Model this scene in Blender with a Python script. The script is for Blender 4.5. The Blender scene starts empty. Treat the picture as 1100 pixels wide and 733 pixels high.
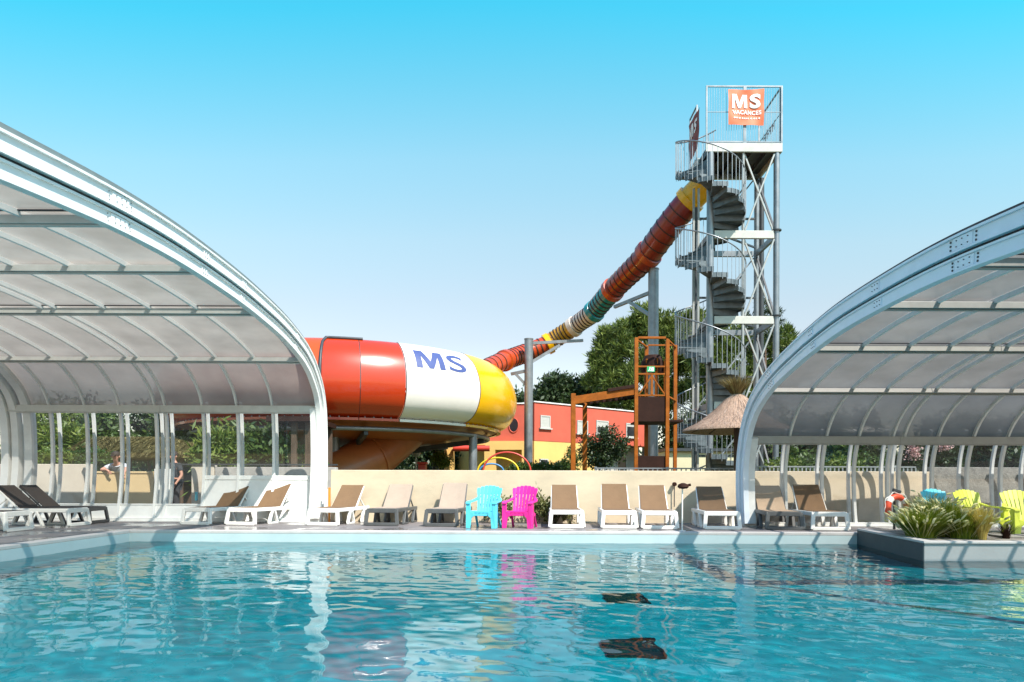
import bpy, bmesh, math, random
import numpy as np
from mathutils import Vector, Matrix, Euler

# ------------------------------------------------------------------ camera, sky, sun, exposure
sc = bpy.context.scene
F, CZ, HX, HY, ROLL = 733.0, 1.0, 550.0, 517.5, math.radians(0.2)
cam_d = bpy.data.cameras.new('camera'); cam = bpy.data.objects.new('camera', cam_d)
sc.collection.objects.link(cam); sc.camera = cam
cam_d.sensor_width = 36.0; cam_d.lens = F / 1100 * 36
cam_d.shift_x = 0.0; cam_d.shift_y = (HY - 366.5) / 1100
cam_d.clip_start = 0.1; cam_d.clip_end = 3000
cam.matrix_world = Matrix.Translation((0, 0, CZ)) @ Matrix.Rotation(math.radians(90), 4, 'X') @ Matrix.Rotation(ROLL, 4, 'Z')

SUN_EL, SUN_AZ = math.radians(52), math.radians(39)      # azimuth: right of straight behind the camera
sdir = Vector((math.sin(SUN_AZ) * math.cos(SUN_EL), -math.cos(SUN_AZ) * math.cos(SUN_EL), math.sin(SUN_EL)))
world = bpy.data.worlds.new('World'); sc.world = world; world.use_nodes = True
nt = world.node_tree; nt.nodes.clear()
wo = nt.nodes.new('ShaderNodeOutputWorld'); bg = nt.nodes.new('ShaderNodeBackground')
sky = nt.nodes.new('ShaderNodeTexSky'); sky.sky_type = 'NISHITA'; sky.sun_disc = False
sky.sun_elevation = SUN_EL; sky.sun_rotation = math.pi - SUN_AZ
sky.air_density = 1.0; sky.dust_density = 0.6; sky.ozone_density = 1.0
tc = nt.nodes.new('ShaderNodeTexCoord'); sep = nt.nodes.new('ShaderNodeSeparateXYZ')
rp = nt.nodes.new('ShaderNodeValToRGB'); mx = nt.nodes.new('ShaderNodeMix'); mx.data_type = 'RGBA'; mx.blend_type = 'MULTIPLY'
mx.inputs['Factor'].default_value = 1.0
els = rp.color_ramp.elements
RAMP = [(0.0, (1.1, 0.95, 0.85)), (0.2, (1.25, 1.0, 0.80)), (0.257, (1.33, 1.12, 0.87)), (0.334, (1.38, 1.35, 1.02)), (0.426, (1.20, 1.58, 1.22)), (0.507, (0.734, 1.709, 1.369)), (0.574, (0.33, 1.825, 1.514)), (0.7, (0.6, 1.25, 1.4)), (1.0, (0.85, 1.0, 1.3))]
els[0].position, els[0].color = RAMP[0][0], (*RAMP[0][1], 1); els[1].position, els[1].color = RAMP[-1][0], (*RAMP[-1][1], 1)
for q_, c_ in RAMP[1:-1]:
    e = els.new(q_); e.color = (*c_, 1)
nt.links.new(tc.outputs['Generated'], sep.inputs[0]); 
xx_ = nt.nodes.new('ShaderNodeMath'); xx_.operation = 'MULTIPLY'; nt.links.new(sep.outputs['X'], xx_.inputs[0]); nt.links.new(sep.outputs['X'], xx_.inputs[1])
xk_ = nt.nodes.new('ShaderNodeMath'); xk_.operation = 'MULTIPLY_ADD'; xk_.inputs[1].default_value = 0.6; xk_.inputs[2].default_value = 1.0; nt.links.new(xx_.outputs[0], xk_.inputs[0])
zk_ = nt.nodes.new('ShaderNodeMath'); zk_.operation = 'MULTIPLY'; nt.links.new(sep.outputs['Z'], zk_.inputs[0]); nt.links.new(xk_.outputs[0], zk_.inputs[1]); nt.links.new(zk_.outputs[0], rp.inputs[0])
nt.links.new(sky.outputs[0], mx.inputs['A']); nt.links.new(rp.outputs[0], mx.inputs['B'])
nt.links.new(mx.outputs['Result'], bg.inputs[0])
bs_ = nt.nodes.new('ShaderNodeMath'); bs_.operation = 'MULTIPLY_ADD'; bs_.inputs[1].default_value = -0.034; bs_.inputs[2].default_value = 0.12; nt.links.new(xx_.outputs[0], bs_.inputs[0]); nt.links.new(bs_.outputs[0], bg.inputs[1])
nt.links.new(bg.outputs[0], wo.inputs[0])
sl = bpy.data.lights.new('sun', 'SUN'); sl.energy = 4.4; sl.angle = math.radians(0.5); sl.color = (1.0, 0.95, 0.87); sl.cycles.is_caustics_light = True
so = bpy.data.objects.new('sun', sl); sc.collection.objects.link(so)
so.rotation_euler = sdir.to_track_quat('Z', 'Y').to_euler(); so.location = (30, -30, 40)
sc.view_settings.view_transform = 'Standard'; sc.view_settings.look = 'None'
sc.view_settings.gamma = 1.0; sc.view_settings.use_curve_mapping = False
sc.view_settings.exposure = 0.9
sc.cycles.max_bounces = 10; sc.cycles.transparent_max_bounces = 24; sc.cycles.glossy_bounces = 5
sc.cycles.transmission_bounces = 8; sc.cycles.diffuse_bounces = 4
sc.cycles.caustics_reflective = False; sc.cycles.caustics_refractive = True
sc.cycles.use_denoising = True
sc.cycles.sample_clamp_indirect = 6

# ------------------------------------------------------------------ helpers
C = sc.collection
R = math.radians
cr, sr = math.cos(ROLL), math.sin(ROLL)

def W(px, py, d):
    """world point seen at photo pixel (px, py) at depth d"""
    u, v = px - HX, HY - py
    return Vector(((u * cr - v * sr) * d / F, d, CZ + (u * sr + v * cr) * d / F))

def WZ(px, py, z):
    u, v = px - HX, HY - py
    k = (u * sr + v * cr) / F
    return W(px, py, (z - CZ) / k)

def tag(o, label=None, cat=None, group=None, kind=None):
    if label: o['label'] = label
    if cat: o['category'] = cat
    if group: o['group'] = group
    if kind: o['kind'] = kind
    return o

def empty(name, loc, rz=0.0, label=None, cat=None, group=None):
    o = bpy.data.objects.new(name, None); C.objects.link(o)
    o.location = loc; o.rotation_euler = (0, 0, rz); o.empty_display_size = 0.2
    return tag(o, label, cat, group)

def copy_tree(o, parent=None):
    c = o.copy(); C.objects.link(c)
    if parent is not None:
        c.parent = parent; c.matrix_parent_inverse = o.matrix_parent_inverse.copy()
    for ch in [x for x in bpy.data.objects if x.parent == o]:
        copy_tree(ch, c)
    return c

class MB:
    """collects simple solids into one mesh"""
    def __init__(self): self.v = []; self.f = []; self.m = []; self.cur = 0
    def add(self, vs, fs, mi=None):
        b = len(self.v); self.v += [tuple(p) for p in vs]
        self.f += [tuple(i + b for i in f) for f in fs]
        self.m += [self.cur if mi is None else mi] * len(fs); return self
    def box(self, c, s, rot=None, mi=None):
        c = Vector(c); h = Vector(s) / 2
        vs = [Vector((x * h.x, y * h.y, z * h.z)) for x in (-1, 1) for y in (-1, 1) for z in (-1, 1)]
        if rot is not None:
            M = rot if isinstance(rot, Matrix) else Euler(rot).to_matrix()
            vs = [M @ p for p in vs]
        return self.add([c + p for p in vs], [(0, 1, 3, 2), (4, 6, 7, 5), (0, 4, 5, 1), (2, 3, 7, 6), (0, 2, 6, 4), (1, 5, 7, 3)], mi)
    def box2(self, a, b, mi=None):
        a = Vector(a); b = Vector(b)
        return self.box((a + b) / 2, (abs(b.x - a.x), abs(b.y - a.y), abs(b.z - a.z)), None, mi)
    def bar(self, p, q, w, h=None, up=(0, 0, 1), mi=None):
        p = Vector(p); q = Vector(q); h = h or w
        d = (q - p).normalized(); up = Vector(up)
        if abs(d.dot(up)) > 0.98: up = Vector((0, 1, 0)) if abs(d.y) < 0.9 else Vector((1, 0, 0))
        s = d.cross(up).normalized(); u = s.cross(d)
        vs = [o + s * a * w / 2 + u * b * h / 2 for o in (p, q) for a, b in ((-1, -1), (1, -1), (1, 1), (-1, 1))]
        return self.add(vs, [(3, 2, 1, 0), (4, 5, 6, 7), (0, 1, 5, 4), (1, 2, 6, 5), (2, 3, 7, 6), (3, 0, 4, 7)], mi)
    def tube(self, pts, r, n=10, caps=True, mi=None, closed=False):
        pts = [Vector(p) for p in pts]; N = len(pts)
        rs = list(r) if isinstance(r, (list, tuple)) else [r] * N
        vs = []; prev = None
        for i, p in enumerate(pts):
            a = pts[(i - 1) % N] if (closed or i > 0) else p
            b = pts[(i + 1) % N] if (closed or i < N - 1) else p
            d = (b - a).normalized()
            if prev is None:
                up = Vector((0, 0, 1)) if abs(d.z) < 0.9 else Vector((1, 0, 0))
                s = d.cross(up).normalized()
            else:
                s = (prev - d * prev.dot(d))
                s = s.normalized() if s.length > 1e-6 else d.orthogonal().normalized()
            prev = s; u = d.cross(s)
            for k in range(n):
                t = 2 * math.pi * k / n
                vs.append(p + (s * math.cos(t) + u * math.sin(t)) * rs[i])
        fs = []
        for i in range(N if closed else N - 1):
            j = (i + 1) % N
            for k in range(n):
                l = (k + 1) % n
                fs.append((i * n + k, j * n + k, j * n + l, i * n + l))
        if caps and not closed:
            fs.append(tuple(range(n))); fs.append(tuple(reversed(range((N - 1) * n, N * n))))
        return self.add(vs, fs, mi)
    def cyl(self, p, q, r, n=12, r2=None, mi=None):
        return self.tube([p, q], [r, r if r2 is None else r2], n, True, mi)
    def lathe(self, c, prof, n=24, a0=0.0, a1=2 * math.pi, mi=None, ax=None):
        c = Vector(c); full = abs(a1 - a0 - 2 * math.pi) < 1e-6; m = n if full else n + 1
        vs = []
        for i in range(m):
            t = a0 + (a1 - a0) * i / n
            for (rr, z) in prof: vs.append(c + Vector((rr * math.cos(t), rr * math.sin(t), z)))
        k = len(prof); fs = []
        for i in range(n):
            j = (i + 1) % m
            for q in range(k - 1):
                fs.append((i * k + q, j * k + q, j * k + q + 1, i * k + q + 1))
        return self.add(vs, fs, mi)
    def prism(self, poly, z0, z1, mi=None):
        n = len(poly)
        vs = [(p[0], p[1], z0) for p in poly] + [(p[0], p[1], z1) for p in poly]
        fs = [tuple(reversed(range(n))), tuple(range(n, 2 * n))] + [(i, (i + 1) % n, n + (i + 1) % n, n + i) for i in range(n)]
        return self.add(vs, fs, mi)
    def build(self, name, mats, parent=None, smooth=None, bevel=0.0, loc=None):
        me = bpy.data.meshes.new(name); me.from_pydata(self.v, [], self.f)
        if not isinstance(mats, (list, tuple)): mats = [mats]
        for m in mats: me.materials.append(m)
        if len(mats) > 1: me.polygons.foreach_set('material_index', self.m)
        bm = bmesh.new(); bm.from_mesh(me); bmesh.ops.recalc_face_normals(bm, faces=bm.faces); bm.to_mesh(me); bm.free()
        o = bpy.data.objects.new(name, me); C.objects.link(o)
        if smooth is not None:
            me.polygons.foreach_set('use_smooth', [True] * len(me.polygons))
            try: me.set_sharp_from_angle(angle=R(smooth))
            except Exception: pass
        if bevel:
            b = o.modifiers.new('bevel', 'BEVEL'); b.width = bevel; b.segments = 2; b.limit_method = 'ANGLE'; b.angle_limit = R(40)
        if loc is not None: o.location = loc
        if parent is not None: o.parent = parent
        return o

def local(root, o):
    """mesh built in world coordinates becomes a child of root (root unrotated)"""
    o.parent = root; o.matrix_parent_inverse = Matrix.Translation(-Vector(root.location)); return o

# ------------------------------------------------------------------ materials
def newmat(name):
    m = bpy.data.materials.new(name); m.use_nodes = True
    return m, m.node_tree, m.node_tree.nodes['Principled BSDF']

def mat(name, col, rough=0.5, metal=0.0, var=0.12, scale=6.0, bump=0.0, bscale=40.0, coat=0.0, spec=0.5, col2=None, stretch=None, rvar=0.0):
    m, t, b = newmat(name)
    b.inputs['Metallic'].default_value = metal; b.inputs['Roughness'].default_value = rough
    b.inputs['Specular IOR Level'].default_value = spec
    if coat: b.inputs['Coat Weight'].default_value = coat; b.inputs['Coat Roughness'].default_value = 0.06
    co = t.nodes.new('ShaderNodeTexCoord'); src = co.outputs['Object']
    if stretch:
        mp = t.nodes.new('ShaderNodeMapping'); mp.inputs['Scale'].default_value = stretch
        t.links.new(src, mp.inputs[0]); src = mp.outputs[0]
    n = t.nodes.new('ShaderNodeTexNoise'); n.inputs['Scale'].default_value = scale; n.inputs['Detail'].default_value = 6; n.inputs['Roughness'].default_value = 0.65
    t.links.new(src, n.inputs['Vector'])
    r = t.nodes.new('ShaderNodeValToRGB'); c = Vector(col)
    lo = c * (1 - var); hi = c * (1 + var) if col2 is None else Vector(col2)
    r.color_ramp.elements[0].position = 0.3; r.color_ramp.elements[1].position = 0.7
    r.color_ramp.elements[0].color = (*lo, 1); r.color_ramp.elements[1].color = (*[min(x, 0.95) for x in hi], 1)
    t.links.new(n.outputs[0], r.inputs[0]); t.links.new(r.outputs[0], b.inputs['Base Color'])
    if rvar:
        mr = t.nodes.new('ShaderNodeMapRange'); mr.inputs[1].default_value = 0.3; mr.inputs[2].default_value = 0.7
        mr.inputs[3].default_value = max(rough - rvar, 0.02); mr.inputs[4].default_value = min(rough + rvar, 1)
        n3 = t.nodes.new('ShaderNodeTexNoise'); n3.inputs['Scale'].default_value = scale * 0.6; n3.inputs['Detail'].default_value = 3
        t.links.new(src, n3.inputs['Vector']); t.links.new(n3.outputs[0], mr.inputs[0]); t.links.new(mr.outputs[0], b.inputs['Roughness'])
    if bump:
        n2 = t.nodes.new('ShaderNodeTexNoise'); n2.inputs['Scale'].default_value = bscale; n2.inputs['Detail'].default_value = 5
        t.links.new(src, n2.inputs['Vector'])
        bp = t.nodes.new('ShaderNodeBump'); bp.inputs['Strength'].default_value = bump; bp.inputs['Distance'].default_value = 0.02
        t.links.new(n2.outputs[0], bp.inputs['Height']); t.links.new(bp.outputs[0], b.inputs['Normal'])
    return m

def leafmat(name, cols, rough=0.55, trans=0.25):
    m, t, b = newmat(name)
    g = t.nodes.new('ShaderNodeNewGeometry'); r = t.nodes.new('ShaderNodeValToRGB')
    k = len(cols)
    while len(r.color_ramp.elements) < k: r.color_ramp.elements.new(0.5)
    for i, c in enumerate(cols):
        r.color_ramp.elements[i].position = i / max(k - 1, 1); r.color_ramp.elements[i].color = (*c, 1)
    t.links.new(g.outputs['Random Per Island'], r.inputs[0])
    t.links.new(r.outputs[0], b.inputs['Base Color']); b.inputs['Roughness'].default_value = rough
    tr = t.nodes.new('ShaderNodeBsdfTranslucent'); t.links.new(r.outputs[0], tr.inputs[0])
    ms = t.nodes.new('ShaderNodeMixShader'); ms.inputs[0].default_value = trans
    out = t.nodes['Material Output']
    t.links.new(b.outputs[0], ms.inputs[1]); t.links.new(tr.outputs[0], ms.inputs[2]); t.links.new(ms.outputs[0], out.inputs[0])
    return m

def schlick(t, f0=0.04, k=1.0):
    """mirror share of a thin sheet, the same from both sides"""
    lw = t.nodes.new('ShaderNodeLayerWeight'); lw.inputs[0].default_value = 0.5
    pw = t.nodes.new('ShaderNodeMath'); pw.operation = 'POWER'; pw.inputs[1].default_value = 5.0; t.links.new(lw.outputs['Facing'], pw.inputs[0])
    ma = t.nodes.new('ShaderNodeMath'); ma.operation = 'MULTIPLY_ADD'; ma.inputs[1].default_value = (1 - f0) * k; ma.inputs[2].default_value = f0 * k; t.links.new(pw.outputs[0], ma.inputs[0])
    return ma.outputs[0]

def glassmat(name, tint, refl=1.0, film=0.0, filmcol=(0.6, 0.6, 0.6)):
    """thin pane: clear transmission + Fresnel reflection + a little dirt film"""
    m = bpy.data.materials.new(name); m.use_nodes = True; t = m.node_tree; t.nodes.clear()
    out = t.nodes.new('ShaderNodeOutputMaterial'); tr = t.nodes.new('ShaderNodeBsdfTransparent'); tr.inputs[0].default_value = (*tint, 1)
    gl = t.nodes.new('ShaderNodeBsdfGlossy'); gl.inputs['Roughness'].default_value = 0.02
    mu_out = schlick(t, 0.06, refl)
    df = t.nodes.new('ShaderNodeBsdfDiffuse'); df.inputs[0].default_value = (*filmcol, 1)
    m1 = t.nodes.new('ShaderNodeMixShader'); m1.inputs[0].default_value = film
    t.links.new(tr.outputs[0], m1.inputs[1]); t.links.new(df.outputs[0], m1.inputs[2])
    m2 = t.nodes.new('ShaderNodeMixShader'); t.links.new(mu_out, m2.inputs[0])
    t.links.new(m1.outputs[0], m2.inputs[1]); t.links.new(gl.outputs[0], m2.inputs[2]); t.links.new(m2.outputs[0], out.inputs[0])
    return m

def polycarb(name, col, clear=0.12, trans=0.55):
    """multiwall roof sheet: diffusing when seen edge-on, clearer face-on so sun passes, satin reflection"""
    m = bpy.data.materials.new(name); m.use_nodes = True; t = m.node_tree; t.nodes.clear()
    out = t.nodes.new('ShaderNodeOutputMaterial')
    co = t.nodes.new('ShaderNodeTexCoord'); n = t.nodes.new('ShaderNodeTexNoise'); n.inputs['Scale'].default_value = 1.3; n.inputs['Detail'].default_value = 4
    t.links.new(co.outputs['Object'], n.inputs['Vector'])
    r = t.nodes.new('ShaderNodeValToRGB'); c = Vector(col)
    r.color_ramp.elements[0].position = 0.3; r.color_ramp.elements[1].position = 0.7
    r.color_ramp.elements[0].color = (*(c * 0.82), 1); r.color_ramp.elements[1].color = (*(c * 1.12), 1)
    t.links.new(n.outputs[0], r.inputs[0])
    df = t.nodes.new('ShaderNodeBsdfDiffuse'); tl = t.nodes.new('ShaderNodeBsdfTranslucent')
    t.links.new(r.outputs[0], df.inputs[0]); t.links.new(r.outputs[0], tl.inputs[0])
    a = t.nodes.new('ShaderNodeMixShader'); a.inputs[0].default_value = trans
    t.links.new(df.outputs[0], a.inputs[1]); t.links.new(tl.outputs[0], a.inputs[2])
    tp = t.nodes.new('ShaderNodeBsdfTransparent'); tp.inputs[0].default_value = (0.9, 0.88, 0.85, 1)
    b = t.nodes.new('ShaderNodeMixShader'); lw = t.nodes.new('ShaderNodeLayerWeight'); lw.inputs[0].default_value = 0.5
    ml = t.nodes.new('ShaderNodeMapRange'); ml.interpolation_type = 'SMOOTHSTEP'; ml.inputs[1].default_value = 0.62; ml.inputs[2].default_value = 0.25; ml.inputs[3].default_value = 0.0; ml.inputs[4].default_value = clear
    t.links.new(lw.outputs['Facing'], ml.inputs[0]); t.links.new(ml.outputs[0], b.inputs[0])
    t.links.new(a.outputs[0], b.inputs[1]); t.links.new(tp.outputs[0], b.inputs[2])
    gl = t.nodes.new('ShaderNodeBsdfGlossy'); gl.inputs['Roughness'].default_value = 0.22
    bp = t.nodes.new('ShaderNodeBump'); bp.inputs['Strength'].default_value = 0.25; bp.inputs['Distance'].default_value = 0.05
    n2 = t.nodes.new('ShaderNodeTexNoise'); n2.inputs['Scale'].default_value = 2.2
    t.links.new(co.outputs['Object'], n2.inputs['Vector']); t.links.new(n2.outputs[0], bp.inputs['Height']); t.links.new(bp.outputs[0], gl.inputs['Normal'])
    cc = t.nodes.new('ShaderNodeMixShader'); t.links.new(schlick(t, 0.05, 0.8), cc.inputs[0])
    t.links.new(b.outputs[0], cc.inputs[1]); t.links.new(gl.outputs[0], cc.inputs[2]); t.links.new(cc.outputs[0], out.inputs[0])
    return m

M = {}
M['shade_blue_alu'] = mat('shade_blue_alu', (0.74, 0.81, 0.88), 0.35, 0.0, 0.05, 3, spec=0.5)  # white aluminium with blue sky-lit shade of the right arch in its colour
M['grey_alu'] = mat('grey_alu', (0.74, 0.74, 0.71), 0.42, 0.0, 0.10, 4)
M['gasket'] = mat('gasket', (0.03, 0.03, 0.035), 0.7)
M['rib_white'] = mat('rib_white', (0.82, 0.82, 0.79), 0.38, 0, 0.06, 4)
M['seal_green'] = mat('seal_green', (0.16, 0.20, 0.20), 0.4)
M['pane'] = glassmat('pane', (0.86, 0.88, 0.87), 0.8, 0.02)
M['pane_tinted'] = glassmat('pane_tinted', (0.80, 0.82, 0.83), 0.7, 0.03)
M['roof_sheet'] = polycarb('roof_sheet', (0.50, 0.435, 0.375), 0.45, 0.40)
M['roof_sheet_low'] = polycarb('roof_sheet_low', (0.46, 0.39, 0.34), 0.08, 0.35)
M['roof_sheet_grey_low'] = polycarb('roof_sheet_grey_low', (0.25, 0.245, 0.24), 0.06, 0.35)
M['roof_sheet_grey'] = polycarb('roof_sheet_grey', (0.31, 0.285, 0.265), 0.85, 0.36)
M['cream'] = mat('cream', (0.62, 0.51, 0.36), 0.85, 0, 0.13, 0.9, 0.35, 45, stretch=(1, 1, 2.2))
M['beige_wall'] = mat('beige_wall', (0.58, 0.51, 0.42), 0.85, 0, 0.08, 1.4, 0.15, 60)
M['rough_wall'] = mat('rough_wall', (0.25, 0.235, 0.205), 0.9, 0, 0.3, 7, 0.6, 25)
M['grey_render'] = mat('grey_render', (0.40, 0.38, 0.35), 0.9, 0, 0.2, 3, 0.3, 30)
M['tan_gate'] = mat('tan_gate', (0.62, 0.46, 0.25), 0.6, 0, 0.05, 2)
M['beam_paint'] = mat('beam_paint', (0.52, 0.51, 0.46), 0.5, 0.0, 0.12, 3)
M['steel'] = mat('steel', (0.25, 0.265, 0.28), 0.42, 0.6, 0.18, 3.5, rvar=0.1)
M['steel_plate'] = mat('steel_plate', (0.12, 0.14, 0.15), 0.5, 0.4, 0.3, 5)
M['steel_white'] = mat('steel_white', (0.36, 0.365, 0.35), 0.42, 0.3, 0.18, 4)
M['dark_steel'] = mat('dark_steel', (0.045, 0.05, 0.055), 0.5, 0.1, 0.2, 5)
GEL = dict(rough=0.24, coat=0.35, var=0.05, scale=0.8)
M['gel_red'] = mat('gel_red', (0.47, 0.035, 0.004), **GEL)
M['gel_orange'] = mat('gel_orange', (0.58, 0.075, 0.010), **GEL)
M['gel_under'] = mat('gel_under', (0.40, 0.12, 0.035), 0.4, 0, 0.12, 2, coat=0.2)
M['gel_white'] = mat('gel_white', (0.83, 0.76, 0.69), **GEL)
M['gel_yellow'] = mat('gel_yellow', (0.88, 0.44, 0.0), **GEL)
M['gel_teal'] = mat('gel_teal', (0.015, 0.22, 0.24), **GEL)
M['tube_red'] = mat('tube_red', (0.27, 0.022, 0.007), 0.3, 0, 0.15, 2, coat=0.3)
M['tube_orange'] = mat('tube_orange', (0.46, 0.055, 0.010), 0.3, 0, 0.12, 2, coat=0.3)
M['tube_white'] = mat('tube_white', (0.66, 0.55, 0.46), 0.35, 0, 0.1, 2, coat=0.3)
M['tube_yellow'] = mat('tube_yellow', (0.55, 0.27, 0.012), 0.3, 0, 0.12, 2, coat=0.3)
M['joint'] = mat('joint', (0.04, 0.018, 0.012), 0.6)
M['logo_blue'] = mat('logo_blue', (0.06, 0.085, 0.23), 0.4, 0, 0.1, 3)
M['corten'] = mat('corten', (0.29, 0.078, 0.006), 0.65, 0, 0.3, 5, 0.2, 40, spec=0.2)
M['corten_dark'] = mat('corten_dark', (0.030, 0.012, 0.008), 0.75, 0, 0.25, 3, 0.2, 30, spec=0.15)
M['thatch'] = mat('thatch', (0.36, 0.235, 0.165), 0.95, 0, 0.45, 26, 0.9, 60, stretch=(1, 1, 0.25))
M['thatch_green'] = mat('thatch_green', (0.24, 0.19, 0.075), 0.95, 0, 0.6, 14, 0.9, 60, stretch=(1, 1, 0.25))
M['wood_dark'] = mat('wood_dark', (0.09, 0.055, 0.035), 0.7, 0, 0.3, 4, 0.3, 30, stretch=(6, 6, 1))
M['pl_white'] = mat('pl_white', (0.82, 0.80, 0.75), 0.4, 0, 0.05, 4)
M['pl_black'] = mat('pl_black', (0.035, 0.035, 0.037), 0.4, 0, 0.2, 5)
M['pl_grey'] = mat('pl_grey', (0.085, 0.088, 0.088), 0.45, 0, 0.2, 5)
M['fab_brown'] = mat('fab_brown', (0.195, 0.115, 0.058), 0.85, 0, 0.08, 5, 0.5, 350)
M['fab_beige'] = mat('fab_beige', (0.40, 0.31, 0.24), 0.85, 0, 0.06, 5, 0.5, 350)
M['fab_sand'] = mat('fab_sand', (0.47, 0.34, 0.23), 0.85, 0, 0.06, 5, 0.5, 350)
M['fab_dark'] = mat('fab_dark', (0.055, 0.045, 0.039), 0.85, 0, 0.1, 5, 0.5, 350)
M['pl_cyan'] = mat('pl_cyan', (0.10, 0.58, 0.72), 0.38, 0, 0.04, 3)
M['pl_pink'] = mat('pl_pink', (0.78, 0.02, 0.27), 0.38, 0, 0.04, 3)
M['pl_lime'] = mat('pl_lime', (0.60, 0.66, 0.07), 0.38, 0, 0.04, 3)
M['purlin_grey'] = mat('purlin_grey', (0.36, 0.35, 0.325), 0.45, 0, 0.1, 4)
M['purlin_white'] = mat('purlin_white', (0.60, 0.60, 0.56), 0.4, 0, 0.1, 4)
M['planter'] = mat('planter', (0.33, 0.34, 0.34), 0.6, 0, 0.06, 2, 0.1, 30)
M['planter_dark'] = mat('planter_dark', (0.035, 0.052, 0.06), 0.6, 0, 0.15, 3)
M['coping'] = mat('coping', (0.50, 0.47, 0.45), 0.6, 0, 0.1, 3, 0.15, 40, rvar=0.1)
M['gravel'] = mat('gravel', (0.30, 0.27, 0.23), 0.95, 0, 0.6, 60, 1.0, 70)
M['ground'] = mat('ground', (0.16, 0.15, 0.08), 0.95, 0, 0.4, 0.5, 0.5, 8, col2=(0.10, 0.13, 0.04))
M['house_red'] = mat('house_red', (0.52, 0.095, 0.055), 0.85, 0, 0.1, 1.0, 0.1, 30)
M['house_yellow'] = mat('house_yellow', (0.72, 0.45, 0.14), 0.85, 0, 0.07, 1.0, 0.1, 30)
M['cream_house'] = mat('cream_house', (0.62, 0.55, 0.36), 0.85, 0, 0.07, 1.0)
M['shutter'] = mat('shutter', (0.46, 0.45, 0.41), 0.6, 0, 0.05, 3)
M['win_dark'] = mat('win_dark', (0.02, 0.022, 0.025), 0.12, 0, 0.2, 2)
M['skin'] = mat('skin', (0.50, 0.25, 0.17), 0.5, 0, 0.08, 12)
M['cloth_grey'] = mat('cloth_grey', (0.46, 0.47, 0.50), 0.9, 0, 0.1, 12, 0.3, 60)
M['cloth_dark'] = mat('cloth_dark', (0.035, 0.038, 0.045), 0.9, 0, 0.2, 12, 0.3, 60)
M['hair'] = mat('hair', (0.03, 0.02, 0.015), 0.7)
M['banner'] = mat('banner', (0.75, 0.16, 0.06), 0.6, 0, 0.08, 4)
M['banner_shaded'] = mat('banner_shaded', (0.22, 0.04, 0.025), 0.7, 0, 0.12, 4)  # banner red with the shade on its side put into the colour
M['letter'] = mat('letter', (0.82, 0.80, 0.78), 0.6, 0, 0.02, 4)
M['letter_dark'] = mat('letter_dark', (0.06, 0.07, 0.08), 0.6)
M['sign_green'] = mat('sign_green', (0.02, 0.38, 0.13), 0.5, 0, 0.05, 4)
M['buoy'] = mat('buoy', (0.72, 0.08, 0.03), 0.45, 0, 0.06, 4)
M['rail_red'] = mat('rail_red', (0.55, 0.05, 0.03), 0.4); M['rail_yellow'] = mat('rail_yellow', (0.75, 0.50, 0.02), 0.4); M['rail_blue'] = mat('rail_blue', (0.05, 0.20, 0.42), 0.4)
M['orange_paint'] = mat('orange_paint', (0.75, 0.28, 0.03), 0.5)
M['bark'] = mat('bark', (0.16, 0.10, 0.07), 0.95, 0, 0.35, 5, 0.8, 20, stretch=(3, 3, 0.7))
M['pine'] = leafmat('pine', [(0.03, 0.055, 0.012), (0.075, 0.115, 0.02), (0.14, 0.19, 0.03), (0.22, 0.26, 0.05)], 0.6, 0.2)
M['leaf_mid'] = leafmat('leaf_mid', [(0.03, 0.06, 0.015), (0.06, 0.11, 0.02), (0.11, 0.17, 0.035)], 0.5, 0.3)
M['leaf_dark'] = leafmat('leaf_dark', [(0.015, 0.03, 0.01), (0.03, 0.055, 0.015), (0.05, 0.08, 0.02)], 0.5, 0.2)
M['leaf_bright'] = leafmat('leaf_bright', [(0.07, 0.12, 0.02), (0.14, 0.20, 0.03), (0.24, 0.28, 0.05)], 0.5, 0.35)
M['leaf_olive'] = leafmat('leaf_olive', [(0.08, 0.10, 0.03), (0.16, 0.17, 0.05), (0.28, 0.27, 0.10)], 0.5, 0.3)
M['grass'] = leafmat('grass', [(0.06, 0.12, 0.008), (0.18, 0.24, 0.015), (0.38, 0.41, 0.05)], 0.5, 0.3)
M['plume'] = leafmat('plume', [(0.55, 0.52, 0.22), (0.70, 0.66, 0.36), (0.78, 0.74, 0.5)], 0.8, 0.3)
M['straw'] = leafmat('straw', [(0.42, 0.30, 0.06), (0.58, 0.44, 0.10), (0.66, 0.55, 0.16)], 0.7, 0.3)
M['straw_hut'] = leafmat('straw_hut', [(0.10, 0.085, 0.03), (0.24, 0.20, 0.075), (0.42, 0.35, 0.15)], 0.85, 0.1)
M['tuft'] = leafmat('tuft', [(0.10, 0.07, 0.02), (0.22, 0.16, 0.06), (0.32, 0.27, 0.10)], 0.7, 0.2)
M['straw_pink'] = leafmat('straw_pink', [(0.26, 0.16, 0.11), (0.40, 0.27, 0.20), (0.52, 0.38, 0.29)], 0.8, 0.15)
M['petal'] = leafmat('petal', [(0.55, 0.26, 0.26), (0.66, 0.40, 0.38), (0.72, 0.52, 0.48)], 0.7, 0.3)

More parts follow.
